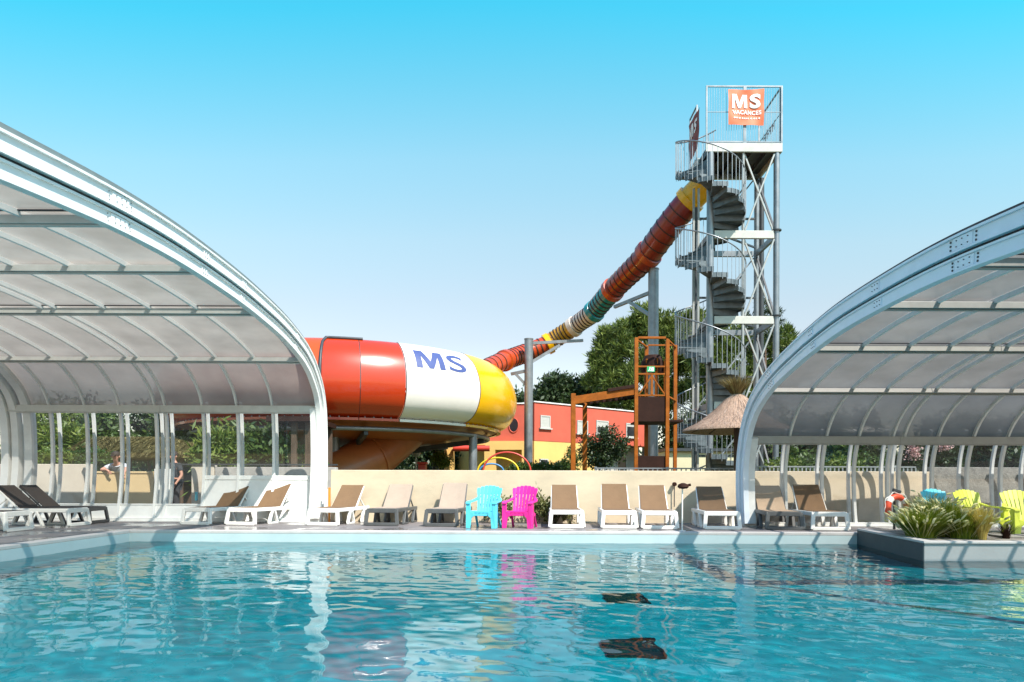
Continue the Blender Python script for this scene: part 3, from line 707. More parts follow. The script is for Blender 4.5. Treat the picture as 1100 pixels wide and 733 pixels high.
# dark stepping stone slabs of the gravel edge
for x, lab in ((W(1072, 580, 11.9).x, 'flat grey stone on the gravel beside the brown tuft'), (W(1100, 580, 11.9).x, 'flat grey stone on the gravel at right edge')):
    mb = MB(); mb.prism([(x - .2, 11.5), (x + .17, 11.46), (x + .2, 11.9), (x - .14, 11.96)], 0.075, 0.115)
    tag(mb.build('stone', M['rough_wall'], bevel=0.015), lab, 'stone')

# ------------------------------------------------------------------ lifebuoy on its stand
p = Vector(((964.5 - 550) * 14.3 / F, 14.3, 0))
st = empty('buoy_stand', (p.x, p.y + 0.13, 0), 0, 'short dark stand that carries the orange lifebuoy', 'stand')
MB().cyl((0, 0, 0), (0, 0, 0.80), 0.025, 10).build('post', M['dark_steel'], st)
mb = MB(); mb.box((0.05, 0, 0.83), (0.18, 0.05, 0.07), (0, 0.3, 0)); mb.cyl((0, -0.1, 0.66), (0, 0.02, 0.66), 0.012); mb.build('bracket', M['dark_steel'], st, bevel=0.01)
b = empty('lifebuoy', (p.x, p.y, 0.46), 0, 'orange and white lifebuoy hanging beside the ornamental grass', 'lifebuoy')
b.rotation_euler = (R(-8), 0, R(14))
RB, rb = 0.25, 0.065
def arc(a0, a1, n=14): return [(RB * math.cos(a0 + (a1 - a0) * k / n), 0, RB * math.sin(a0 + (a1 - a0) * k / n)) for k in range(n + 1)]
for k in range(4):
    a = R(45 + 90 * k)
    MB().tube(arc(a + R(13), a + R(77)), rb, 14).build('ring_segment', M['buoy'], b, 60)
    MB().tube(arc(a - R(13), a + R(13), 6), rb + 0.003, 14).build('white_band', M['pl_white'], b, 60)
mb = MB(); mb.tube([((RB + .085 + .02 * math.sin(8 * t)) * math.cos(t), -.01, (RB + .085 + .02 * math.sin(8 * t)) * math.sin(t)) for t in np.linspace(0, 2 * math.pi, 49)[:-1]], 0.007, 6, closed=True)
mb.build('grab_rope', M['pl_white'], b)

# ------------------------------------------------------------------ sun loungers
def make_lounger(frame, fabric, backdeg=47, nseat=1.04):
    """foot end at local y=0, head towards +y"""
    r = empty('sun_lounger', (0, 0, 0)); r['category'] = 'sun lounger'; r['group'] = 'sun loungers round the pool'
    W2, H = 0.33, 0.345
    mb = MB()
    for s in (-1, 1):                                      # side rails
        mb.bar((s * W2, 0.05, H), (s * W2, 1.85, H), 0.06, 0.085)
    mb.bar((-W2, 1.84, H), (W2, 1.84, H), 0.06, 0.055); mb.bar((-W2, nseat, H - .01), (W2, nseat, H - .01), 0.05, 0.04); mb.bar((-W2, 0.55, H - .01), (W2, 0.55, H - .01), 0.05, 0.04)
    mb.build('frame', frame, r, bevel=0.012)
    def loop(y, splay, wt):                                # closed trapezoid leg frame across the width
        mb = MB(); a, b = W2 + 0.0, W2 + splay
        for s in (-1, 1): mb.bar((s * b, y - wt, 0.02), (s * a, y, H + 0.02), 0.082, 0.055, (0, 1, 0))
        mb.bar((-b, y - wt, 0.04), (b, y - wt, 0.04), 0.06, 0.075); mb.bar((-a, y, H - .005), (a, y, H - .005), 0.06, 0.10)
        return mb
    loop(0.03, 0.035, 0.05).build('front_leg', frame, r, bevel=0.012)
    for s in (-1, 1):                                      # pairs of slanting side legs joined by a foot
        for y0, nm in ((0.72, 'middle_leg'), (1.5, 'rear_leg')):
            mb = MB(); x = s * (W2 + 0.012)
            mb.bar((x, y0 - 0.16, 0.03), (x, y0 - 0.04, H - .03), 0.05, 0.072, (1, 0, 0)); mb.bar((x, y0 + 0.16, 0.03), (x, y0 + 0.04, H - .03), 0.05, 0.072, (1, 0, 0))
            mb.bar((x, y0 - 0.19, 0.022), (x, y0 + 0.19, 0.022), 0.05, 0.044); mb.build(nm, frame, r, bevel=0.01)
    n = 8; mb = MB()                                       # sagging sling
    vs = []
    for k in range(n + 1):
        y = 0.06 + (nseat - 0.07) * k / n
        for j in range(5):
            x = -W2 + 0.015 + (2 * W2 - 0.03) * j / 4
            vs.append((x, y, H + 0.048 - 0.018 * math.sin(math.pi * k / n) * math.sin(math.pi * j / 4)))
    fs = [(k * 5 + j, k * 5 + j + 1, (k + 1) * 5 + j + 1, (k + 1) * 5 + j) for k in range(n) for j in range(4)]
    m2 = len(vs); vs2 = vs + [(x, y, z - 0.012) for x, y, z in vs]
    mb.add(vs2, fs + [tuple(i + m2 for i in reversed(f)) for f in fs]); mb.build('seat_sling', fabric, r, 50)
    a = R(backdeg); L = 0.74; up = Vector((0, math.cos(a), math.sin(a))); nn = Vector((0, -math.sin(a), math.cos(a)))
    o = Vector((0, nseat + 0.01, H + 0.045))
    mb = MB(); vs = []
    for k in range(n + 1):
        for j in range(5):
            x = (-W2 + 0.03 + (2 * W2 - 0.06) * j / 4) * (1 - 0.05 * k / n)
            p = o + up * (L * k / n) - nn * (0.022 * math.sin(math.pi * j / 4) * math.sin(math.pi * min(k / n * 0.9 + .05, 1))); vs.append((x, p.y, p.z))
    m2 = len(vs); vs2 = vs + [tuple(Vector(v) - nn * 0.012) for v in vs]
    fs = [(k * 5 + j, k * 5 + j + 1, (k + 1) * 5 + j + 1, (k + 1) * 5 + j) for k in range(n) for j in range(4)]
    rim = [0, 4, (n + 1) * 5 - 1, n * 5]
    edge = [(0, 1), (1, 2), (2, 3), (3, 4)] + [(5 * k + 4, 5 * k + 9) for k in range(n)] + [((n * 5) + j + 1, (n * 5) + j) for j in reversed(range(4))] + [(5 * k + 5, 5 * k) for k in reversed(range(n))]
    mb.add(vs2, fs + [tuple(i + m2 for i in reversed(f)) for f in fs] + [(i, j, j + m2, i + m2) for i, j in edge])
    mb.build('backrest', fabric, r, 50)
    mb = MB()
    for s in (-1, 1):
        p, q = o + Vector((s * (W2 - 0.02), 0, -0.02)) - nn * .03, o + up * (L - .02) + Vector((s * (W2 - 0.045), 0, 0)) - nn * .03
        mb.bar(p, q, 0.035, 0.03)
        mb.bar(o + up * L * 0.5 + Vector((s * (W2 - 0.06), 0, 0)) - nn * .045, (s * (W2 - .06), nseat + 0.62, H + .02), 0.028, 0.028)
    mb.bar(o + up * (L - .02) + Vector((-W2 + .06, 0, 0)) - nn * .03, o + up * (L - .02) + Vector((W2 - .06, 0, 0)) - nn * .03, 0.03, 0.03)
    mb.build('backrest_frame', frame, r, bevel=0.006)
    return r
protos = {}
def lounger(kind, px, d, rot, label, deg=47):
    fr, fb = kind; key = (fr, fb, deg)
    if key not in protos: protos[key] = make_lounger(M[fr], M[fb], deg); o = protos[key]
    else: o = copy_tree(protos[key])
    o.location = ((px - 550) * d / F, d, 0.0); o.rotation_euler = (0, 0, R(rot)); o['label'] = label; return o
WB, KB, KG = ('pl_white', 'fab_brown'), ('pl_grey', 'fab_beige'), ('pl_grey', 'fab_sand')
lounger(('pl_white', 'fab_dark'), 20, 13.35, 91, 'white framed lounger with dark sling nearest the left pool edge', 42)
lounger(('pl_white', 'fab_dark'), 85, 14.95, 91, 'white framed lounger with dark sling, second from the left edge', 42)
lounger(('pl_black', 'fab_dark'), 106, 15.85, 92, 'black framed lounger half hidden behind the white framed ones at left', 42)
lounger(WB, 211, 15.35, -14, 'white framed brown lounger, left one of the pair inside the left enclosure')
lounger(WB, 259, 15.3, -14, 'white framed brown lounger, right one of the pair inside the left enclosure')
lounger(WB, 347, 15.25, -11, 'white framed brown lounger beside the foot of the left white arch', 44)
lounger(KB, 410, 15.2, -7, 'dark framed beige lounger next to the white framed one by the left arch')
lounger(KB, 474, 15.05, -7, 'dark framed beige lounger just left of the cyan chair', 51)
lounger(WB, 609, 14.75, -2, 'white framed brown lounger just right of the pink chair')
lounger(WB, 665.5, 14.6, -4, 'white framed brown lounger in full sun, second right of the pink chair', 50)
lounger(WB, 709, 14.5, -5, 'white framed brown lounger left of the thin white shower pole')
lounger(WB, 776, 14.4, -6, 'white framed brown lounger left of the foot of the right arch', 44)
lounger(KG, 843, 14.35, -7, 'dark framed sand coloured lounger under the right enclosure')
lounger(WB, 892, 14.25, -5, 'white framed brown lounger under the right enclosure near the planter', 50)

# ------------------------------------------------------------------ garden armchairs of moulded plastic
def make_armchair(m):
    r = empty('garden_armchair', (0, 0, 0)); r['category'] = 'chair'; r['group'] = 'moulded plastic garden armchairs'
    # fan back of seven slats with a crowned top
    mb = MB(); o = Vector((0, 0.17, 0.32)); a = R(66); up = Vector((0, math.cos(a), math.sin(a))); nn = Vector((0, -math.sin(a), math.cos(a)))
    N = 7
    for k in range(N):
        t0, t1 = (k + 0.09) / N * 2 - 1, (k + 0.91) / N * 2 - 1
        hh = 0.66 - 0.10 * ((t0 + t1) / 2) ** 2
        def pt(t, h): return o + up * h + Vector((t * (0.215 + 0.085 * min(h / 0.62, 1.0)), 0, 0)) + Vector((0, -0.035 * t * t, 0))
        c0, c1, cm = k / N * 2 - 1, (k + 1) / N * 2 - 1, (2 * k + 1) / N - 1
        g0, g1 = c0 + .03, c1 - .03; top_ = lambda t: 0.655 - 0.085 * t * t
        sil = [(c0, 0.0, c1, 0.0), (c0, .10, c1, .10), (g0, .13, g1, .13), (g0, .43, g1, .43), (c0 + .006, .47, c1 - .006, .47), (c0 + .006, top_(c0) - .022, c1 - .006, top_(c1) - .022), (c0 * .7 + cm * .3, top_(cm) - .004, c1 * .7 + cm * .3, top_(cm) - .004)]
        rows = []
        for l_, h0, r_, h1 in sil: rows += [pt(l_, h0), pt(r_, h1)]
        m_ = len(rows); vs = rows + [p - nn * 0.022 for p in rows]; q = [(2 * i, 2 * i + 1, 2 * i + 3, 2 * i + 2) for i in range(len(sil) - 1)]
        e = [(1, 0), (m_ - 2, m_ - 1)] + [(2 * i + 3, 2 * i + 1) for i in range(len(sil) - 1)] + [(2 * i, 2 * i + 2) for i in range(len(sil) - 1)]
        mb.add(vs, q + [tuple(i + m_ for i in reversed(f)) for f in q] + [(i, j, j + m_, i + m_) for i, j in e])
    mb.bar(o + up * 0.48 + Vector((-.24, -.0, 0)) - nn * .03, o + up * 0.48 + Vector((.24, 0, 0)) - nn * .03, 0.05, 0.02, nn)
    mb.build('backrest', m, r, bevel=0.004)
    mb = MB()                                               # slatted, dished seat
    for k in range(6):
        x = (k - 2.5) * 0.083; mb.add(*strip([(x, -0.29, 0.335), (x, -0.26, 0.375), (x, -0.05, 0.355), (x, 0.2, 0.315)], 0.072, 0.022))
    mb.box((0, -0.275, 0.315), (0.50, 0.03, 0.10)); mb.bar((-.25, .15, .3), (.25, .15, .3), .04, .03)
    mb.build('seat', m, r, bevel=0.006)
    for s in (-1, 1):
        mb = MB()                                           # front leg: wide tapering panel with a rib
        x = s * 0.285
        pts = [(x - s * .045, 0.30), (x + s * .05, 0.56), (x - s * .045, 0.56)]
        fr = [(x - s * .05, 0.0), (x + s * .045, 0.0), (x + s * .05, 0.55), (x - s * .05, 0.55), (x - s * .05, 0.36), (x - s * .13, 0.335), (x - s * .13, 0.265), (x - s * .075, 0.22)]
        vs = [(p[0], -0.31 - 0.02 * (p[1] < .1), p[1]) for p in fr] + [(p[0], -0.275 - 0.02 * (p[1] < .1), p[1]) for p in fr]; n = len(fr)
        mb.add(vs, [tuple(range(n)), tuple(reversed(range(n, 2 * n)))] + [(i, (i + 1) % n, n + (i + 1) % n, n + i) for i in range(n)])
        mb.bar((x + s * .035, -.22, 0.0), (x + s * .035, -.2, .54), .025, .12, (0, 1, 0))
        mb.build('front_leg', m, r, bevel=0.008)
        mb = MB(); mb.add(*strip([(x - s * .02, .36, 0.0), (x - s * .03, .22, .2), (x - s * .03, .14, .33)], .05, .06)); mb.bar((x - s * .02, -.28, .30), (x - s * .02, .2, .27), .04, .07)
        mb.build('rear_leg', m, r, bevel=0.008)
        mb = MB()                                           # broad curved arm
        ar = [(x, -0.33, 0.545), (x + s * .015, -0.2, 0.575), (x + s * .025, 0.0, 0.585), (x + s * .01, .17, .60), (x - s * .04, .29, .645), (x - s * .09, .34, .69)]
        mb.add(*strip(ar, [.10, .12, .11, .085, .07, .05], .028)); mb.build('arm', m, r, bevel=0.006)
    return r
def strip(pts, w, th):
    pts = [Vector(p) for p in pts]; n = len(pts); w = w if isinstance(w, list) else [w] * n; vs = []
    for i, p in enumerate(pts):
        vs += [p + Vector((-w[i] / 2, 0, 0)), p + Vector((w[i] / 2, 0, 0)), p + Vector((w[i] / 2, 0, -th)), p + Vector((-w[i] / 2, 0, -th))]
    fs = [(3, 2, 1, 0), tuple(4 * (n - 1) + k for k in range(4))]
    for i in range(n - 1): fs += [(4 * i + k, 4 * i + (k + 1) % 4, 4 * i + 4 + (k + 1) % 4, 4 * i + 4 + k) for k in range(4)]
    return vs, fs
def armchair(m, px, d, rot, z, sc_, label, proto={}):
    if m not in proto: proto[m] = make_armchair(M[m]); o = proto[m]
    else: o = copy_tree(proto[m])
    o.location = ((px - 550) * d / F, d, z); o.rotation_euler = (0, 0, R(rot)); o.scale = (sc_,) * 3; o['label'] = label
armchair('pl_cyan', 521, 14.8, -14, 0, 1.0, 'cyan blue plastic armchair standing left of the pink one')
armchair('pl_pink', 559.5, 14.85, -16, 0, 1.0, 'bright pink plastic armchair against the cream wall')
armchair('pl_cyan', 1017, 13.6, 8, 0.0, 0.97, 'cyan blue plastic armchair half hidden behind fountain grass')
armchair('pl_lime', 1053, 13.0, 6, 0.0, 0.96, 'lime yellow plastic armchair behind the straw coloured plant')
armchair('pl_lime', 1102, 12.55, -12, 0.0, 0.96, 'lime yellow plastic armchair cut by the right edge of the photo')

# ------------------------------------------------------------------ shower pole and small fittings by the wall
p = Vector(((733 - 550) * 13.95 / F, 13.95, 0))
sh = empty('shower_pole', p, 0, 'thin white pole with dark round head standing on the deck edge', 'shower')
MB().cyl((0, 0, 0), (0, 0, 0.86), 0.014, 10).build('pole', M['pl_white'], sh, 60)
MB().cyl((0, 0, 0), (0, 0, 0.015), 0.07, 16).build('foot_plate', M['pl_white'], sh, 60)
mb = MB(); mb.lathe((0.015, 0, 0.86), [(0.0, 0.0), (0.08, 0.01), (0.115, 0.04), (0.10, 0.09), (0.04, 0.12), (0, 0.125)], 18); mb.bar((.1, 0, .93), (.17, 0, .95), .05)
mb.build('head', M['corten_dark'], sh, 50)
x = (726 - 550) * 16.4 / F
wp = empty('wall_pipe', (x, WALL(x) - 0.03, 0.4), 0, 'thin dark pipe with round tap fixed on the shaded wall', 'pipe')
MB().cyl((0, 0, 0), (0, 0, 0.55), 0.012, 8).build('pipe', M['dark_steel'], wp)
MB().cyl((0, -0.05, 0.55), (0, 0.025, 0.55), 0.05, 14).build('tap', M['corten_dark'], wp)
x = -4.42
sg = empty('pole_marker', (x, 16.45, 0), 0, 'orange and white slat leaning at the foot of the left arch', 'marker')
MB().box((0.02, 0, 0.42), (0.05, 0.03, 0.84)).build('orange_slat', M['orange_paint'], sg, bevel=0.004)
MB().box((-0.065, 0.01, 0.40), (0.1, 0.02, 0.80)).build('white_slat', M['pl_white'], sg, bevel=0.004)
mb = MB(); x = (212 - 550) * 17.3 / F
tag(mb.box((x + .0, 17.25, .60), (.06, .05, .22)).build('door_handle_box', M['pl_cyan'], bevel=.01), 'small cyan box between two mullions of the left enclosure', 'box')

# ------------------------------------------------------------------ lettering helper
LETTER_M = [(0, 0), (0, 1), (.30, 1), (.5, .42), (.70, 1), (1, 1), (1, 0), (.80, 0), (.80, .70), (.575, 0), (.425, 0), (.20, .70), (.20, 0)]
def text_mesh(s, bold=0.0):
    """flat letters in a unit box, cut into small cells so that they can follow a curved surface"""
    bm = bmesh.new()
    if s == 'MS':
        from mathutils.geometry import tessellate_polygon
        vs = [bm.verts.new((x * 0.86, y * 0.72, 0)) for x, y in LETTER_M]
        for t in tessellate_polygon([[Vector((x, y, 0)) for x, y in LETTER_M]]): bm.faces.new([vs[i] for i in t])
        body, x_off = 'S', 1.0
    else: body, x_off = s, 0.0
    cu = bpy.data.curves.new('lettering', 'FONT'); cu.body = body; cu.size = 1.0; cu.offset = bold; cu.resolution_u = 4; cu.space_character = 1.08
    to = bpy.data.objects.new('lettering', cu); C.objects.link(to)
    me = to.to_mesh(); b2 = bmesh.new(); b2.from_mesh(me); to.to_mesh_clear()
    bpy.data.objects.remove(to); bpy.data.curves.remove(cu)
    y0 = min(v.co.y for v in b2.verts); y1 = max(v.co.y for v in b2.verts); x0 = min(v.co.x for v in b2.verts); x1 = max(v.co.x for v in b2.verts)
    k = 0.72 / (y1 - y0); kx = 0.62 / (x1 - x0) if x_off else k
    mp = {v: bm.verts.new((x_off + (v.co.x - x0) * kx, (v.co.y - y0) * k, 0)) for v in b2.verts}
    for f in b2.faces:
        try: bm.faces.new([mp[v] for v in f.verts])
        except ValueError: pass
    b2.free()
    bmesh.ops.triangulate(bm, faces=bm.faces)
    W_ = max(v.co.x for v in bm.verts)
    for ax_, hi in ((0, W_), (1, 0.72)):
        for q_ in range(1, 14):
            co = [0, 0, 0]; no = [0, 0, 0]; co[ax_] = hi * q_ / 14; no[ax_] = 1
            bmesh.ops.bisect_plane(bm, geom=bm.verts[:] + bm.edges[:] + bm.faces[:], plane_co=co, plane_no=no)
    vs = [(v.co.x / W_, v.co.y / 0.72) for v in bm.verts]
    bm.verts.index_update(); fs = [tuple(v.index for v in f.verts) for f in bm.faces]; bm.free()
    return vs, fs

# ------------------------------------------------------------------ water slide: bowl
BC, BR = Vector((-7.3, 30.0, 0)), 7.5
bprof = [(-1.25, 5.92), (-0.95, 5.93), (-0.62, 5.74), (-0.30, 5.40), (-0.09, 4.95), (0.0, 4.45), (-0.06, 4.00), (-0.24, 3.60), (-0.52, 3.34), (-0.86, 3.20)]
bprof = [(p[0], p[1]) for p in catmull(bprof, 4)]
def bdir(px):                                                 # azimuth of the visible rim point at photo column px (0 = towards the camera)
    best = None
    for k in range(-1200, 1200):
        a = k / 1000 * 1.6
        if a > 1.30 or a < -1.4: continue
        x, y = BC.x + BR * math.sin(a), BC.y - BR * math.cos(a); e = abs(550 + F * x / y - px)
        if best is None or e < best[0]: best = (e, a)
    return best[1]
def bpt(a, rr, z): return Vector((BC.x + rr * math.sin(a), BC.y - rr * math.cos(a), z))
def bowl_seg(name, a0, a1, m, o=0.0):
    n = max(int((a1 - a0) / 0.05), 2); mb = MB(); k = len(bprof); vs = []; th = 0.03
    for i in range(n + 1):
        a = a0 + (a1 - a0) * i / n
        vs += [bpt(a, BR + r_ + o, z) for r_, z in bprof] + [bpt(a, BR + r_ - th, z) for r_, z in reversed(bprof)]
    K = 2 * k
    for i in range(n):
        for q in range(K): mb.f.append((i * K + q, (i + 1) * K + q, (i + 1) * K + (q + 1) % K, i * K + (q + 1) % K)); mb.m.append(0)
    mb.v = [tuple(v) for v in vs]
    mb.f += [tuple(reversed(range(K))), tuple(range(n * K, n * K + K))]; mb.m += [0, 0]
    return mb.build(name, m, None, 45)
bowl = empty('slide_bowl', (BC.x, BC.y, 0), 0, 'huge red white and yellow slide bowl raised on grey posts', 'slide bowl')
A = [bdir(343), bdir(387), bdir(436.5), bdir(516)]
SEGS = [(-1.9, A[0] - .004, 'gel_orange'), (A[0] + .004, A[1] - .002, 'gel_red'), (A[1] + .002, A[2] - .003, 'gel_red'), (A[2] + .003, A[3] - .003, 'gel_white'), (A[3] + .003, 1.75, 'gel_yellow'), (1.76, 2.9, 'gel_red'), (2.91, 4.37, 'gel_orange')]
for a0, a1, m in SEGS:
    o = local(bowl, bowl_seg('wall_segment', a0, a1, M[m]))
    fl = MB()                                                 # bolted flange along the lower edge and a raised joint at one side
    n = max(int((a1 - a0) / 0.05), 2); vs = []
    for i in range(n + 1):
        a = a0 + (a1 - a0) * i / n
        vs += [bpt(a, BR - 0.86, 3.20), bpt(a, BR - 0.70, 3.19), bpt(a, BR - 0.70, 3.10), bpt(a, BR - 0.86, 3.10)]
    for i in range(n):
        for q in range(4): fl.f.append((i * 4 + q, i * 4 + 4 + q, i * 4 + 4 + (q + 1) % 4, i * 4 + (q + 1) % 4)); fl.m.append(0)
    fl.v = [tuple(v) for v in vs]; fl.f += [(3, 2, 1, 0), tuple(n * 4 + q for q in range(4))]; fl.m += [0, 0]
    f = fl.build('flange', M[m], None, 40); f.parent = o; f.matrix_parent_inverse = Matrix.Identity(4)
    bt = MB()
    for i in range(int((a1 - a0) / 0.045)):
        a = a0 + 0.03 + i * 0.045
        if -1.2 < a < 1.5: bt.cyl(bpt(a, BR - .77, 3.192), bpt(a, BR - .77, 3.235), 0.022, 6)
    if bt.v:
        q = bt.build('bolts', M['steel'], None); q.parent = o; q.matrix_parent_inverse = Matrix.Identity(4)
for a in A[1:]:                                                # dark joints between the segments
    mb = MB(); pts = [bpt(a, BR + r_ + 0.002, z) for r_, z in bprof]; mb.tube(pts, 0.012, 6)
    local(bowl, mb.build('joint_seam', M['joint'], None, 60))
# grey trim strip framing the first red segment
mb = MB(); pts = [bpt(A[0], BR + r_ + 0.03, z) for r_, z in bprof[8:24]]
pts = list(reversed(pts)); top = [bpt(A[0] + (bdir(392) - A[0]) * t, BR - 0.86, 5.93) for t in np.linspace(0.06, 1, 10)]
mb.tube(pts + top, 0.055, 8); local(bowl, mb.build('edge_trim', M['dark_steel'], None, 60))
# lettering on the white segment, wrapped round its curve
vs, fs = text_mesh('MS', 0.012)
al, ar_ = bdir(449), bdir(504)
def zprof(z):
    for (r0, z0), (r1, z1) in zip(bprof[:-1], bprof[1:]):
        if z1 <= z <= z0 and z0 != z1: return r0 + (r1 - r0) * (z - z0) / (z1 - z0)
    return -0.3
mb = MB(); mb.add([bpt(al + (ar_ - al) * u, BR + zprof(4.98 + 0.66 * v) + 0.012, 4.98 + 0.66 * v) for u, v in vs], fs)
local(bowl, mb.build('lettering', M['logo_blue'], None))
# inner lining and shallow floor with the orange underside
mb = MB(); mb.lathe((BC.x, BC.y, 0), [(BR - 0.9, 3.14), (5.9, 2.98), (4.6, 2.72), (3.3, 2.52), (1.6, 2.38), (0.0, 2.36)], 64)
mb.lathe((BC.x, BC.y, 0), [(BR - 0.92, 3.22), (5.9, 3.04), (3.3, 2.6), (0.0, 2.42)], 64)
local(bowl, mb.build('bowl_floor', M['gel_under'], None, 40))
mb = MB(); mb.tube([bpt(t, 6.25, 2.86) for t in np.linspace(0, 2 * math.pi, 73)[:-1]], 0.085, 10, closed=True)
local(bowl, mb.build('ring_beam', M['steel'], None, 60))
for k in range(6):                                             # radial carrier beams under the floor
    a = 0.35 + k * math.pi / 3
    mb = MB(); mb.bar(bpt(a, 6.2, 2.74), bpt(a, 2.2, 2.24), 0.14, 0.2); local(bowl, mb.build('carrier_beam', M['dark_steel'], None))
for px, d in ((508, 27.6), (468, 33.5), (360, 26.0), (300, 27.0), (330, 34.5), (280, 31)):
    x = (px - 550) * d / F
    mb = MB(); mb.cyl((x, d, -0.03), (x, d, 2.9), 0.17, 16); mb.cyl((x, d, -0.03), (x, d, 0.03), 0.3, 16); local(bowl, mb.build('support_post', M['steel'] if px != 468 else M['dark_steel'], None, 60))
# exit chute: a wide closed flume of two lengths
cp = [W(432, 462, 28.4), W(414, 479, 27.7), W(395, 497, 27.0), W(378, 512, 26.4)]
mb = MB(); mb.tube([cp[0] + Vector((.3, .2, .5)), cp[0], cp[1], cp[2] + (cp[1] - cp[2]) * 0.0], [1.05, 1.0, 0.93, 0.9], 28, False)
local(bowl, mb.build('exit_chute', M['gel_under'], None, 60))
cp2 = [W(400, 492, 27.1), W(380, 503, 26.5), W(352, 516, 25.8), W(325, 526, 25.2)]
mb = MB(); mb.tube(cp2, [0.98, 0.95, 0.9, 0.88], 28, False); mb.tube([cp2[0], cp2[0] + (cp2[1] - cp2[0]).normalized() * 0.08], 1.04, 28)
local(bowl, mb.build('exit_chute', M['gel_under'], None, 60))

# ------------------------------------------------------------------ water slide: tube with its flanged lengths
TP = [(760, 196, 25.8, 29), (738, 219, 26.4, 29), (715, 248, 27.2, 28.7), (694, 276, 28.2, 27), (672, 298, 29.3, 24), (656, 314, 30.3, 22.5), (645, 327, 31.0, 21), (636, 337, 31.5, 20), (625, 345, 32.0, 18.6), (614, 353, 32.5, 18.2), (600, 362, 32.9, 18.5), (586, 371, 33.0, 19), (566, 379, 32.8, 19.5), (552, 384, 32.2, 19.5), (541, 388, 31.4, 19.5), (527, 394, 30.4, 19.5), (515, 400, 29.4, 20)]
tp = [(W(a, b, d), w * d / F / 2 * (1.0 if a > 650 else 1.02)) for a, b, d, w in TP]
def tcurve(t):                                                 # t in control point index
    i = min(max(int(t), 0), len(tp) - 2); f_ = t - i
    P = [tp[min(max(i + k, 0), len(tp) - 1)] for k in (-1, 0, 1, 2)]
    v = 0.5 * ((2 * P[1][0]) + (P[2][0] - P[0][0]) * f_ + (2 * P[0][0] - 5 * P[1][0] + 4 * P[2][0] - P[3][0]) * f_ ** 2 + (3 * P[1][0] - P[0][0] - 3 * P[2][0] + P[3][0]) * f_ ** 3)
    return v, P[1][1] * (1 - f_) + P[2][1] * f_
tube = empty('slide_tube', (tp[6][0].x, tp[6][0].y, 0), 0, 'long enclosed slide tube of coloured lengths running from tower to bowl', 'slide tube')
for t0, t1, m, nr in ((0, 1.0, 'gel_yellow', 0), (1.0, 3.0, 'tube_red', 6), (3.0, 5.0, 'tube_red', 8), (5.0, 7.0, 'gel_teal', 6), (7.0, 9.0, 'tube_white', 7), (9.0, 11.0, 'tube_yellow', 7), (11.0, 14.0, 'tube_orange', 10), (14.0, 16.0, 'tube_orange', 5)):
    n = 18; pts = []; rs = []
    for k in range(n + 1):
        p, r_ = tcurve(t0 + (t1 - t0) * k / n); pts.append(p); rs.append(r_)
    o = local(tube, MB().tube(pts, rs, 22, False).build('tube_length', M[m], None, 60))
    mb = MB(); d = (pts[-2] - pts[-1]).normalized(); e0, r0_ = pts[-1], rs[-1]
    mb.tube([e0 + d * 0.0, e0 + d * 0.03, e0 + d * 0.27, e0 + d * 0.30], [r0_, r0_ + 0.075, r0_ + 0.075, r0_], 22, False)
    q = mb.build('flange', M['tube_orange' if m == 'tube_red' else ('gel_yellow' if m == 'tube_yellow' else m)], None, 60); q.parent = o; q.matrix_parent_inverse = Matrix.Identity(4)
    mb = MB()
    for k in range(1, nr + 1):
        p, r_ = tcurve(t0 + (t1 - t0) * (k + 0.1) / (nr + 0.8)); p2, _ = tcurve(t0 + (t1 - t0) * (k + 0.1) / (nr + 0.8) + 0.03); d = (p2 - p).normalized()
        w_ = .6 if m == 'tube_red' else 1.0; mb.tube([p - d * .03 * w_, p - d * .025 * w_, p + d * .025 * w_, p + d * .03 * w_], [r_ - .01, r_ + 0.022, r_ + 0.022, r_ - .01], 22, False)
    pts2 = [pts[k] + Vector((0.0, -rs[k] * 0.96, rs[k] * 0.30)) for k in range(n + 1)]
    mb.tube(pts2, 0.022, 6)
    if nr:
        q = mb.build('stiffening_ring', M['joint'], None, 60); q.parent = o; q.matrix_parent_inverse = Matrix.Identity(4)

def support(px, d, ytop, rad, arms, label, base=-0.03):
    p = W(px, ytop, d); x = p.x
    r = empty('slide_support', (x, d, 0), 0, label, 'support pole')
    mb = MB(); mb.cyl((x, d, base), (x, d, p.z), rad, 20); mb.cyl((x, d, p.z), (x, d, p.z + 0.04), rad * 1.08, 20); mb.cyl((x, d, base), (x, d, 0.05), rad * 1.8, 20)
    local(r, mb.build('pole', M['steel'], None, 60))
    for (a, b) in arms:
        mb = MB(); mb.bar(a, b, 0.13, 0.13); local(r, mb.build('arm', M['steel'], None))
    return r
d1, d2 = 31.6, 28.3
support(568, d1, 365, 0.20, [(W(568, 369, d1), W(626, 366, d1 + .9)), (W(568, 391, d1), W(601, 371, d1 + .5)), (W(568, 398, d1), W(549, 402, d1 + .2)), (W(568, 417, d1), W(554, 402, d1 + .1))],
    'slim grey slide pole with braced arms beside the yellow bowl rim')
support(702, d2, 290, 0.215, [(W(702, 313, d2), W(660, 330, d2 + 1.6)), (W(702, 341, d2), W(675, 324, d2 + 1.0)), (W(702, 290, d2), W(699, 282, d2))],
    'thick grey slide pole rising through the rust coloured frame')

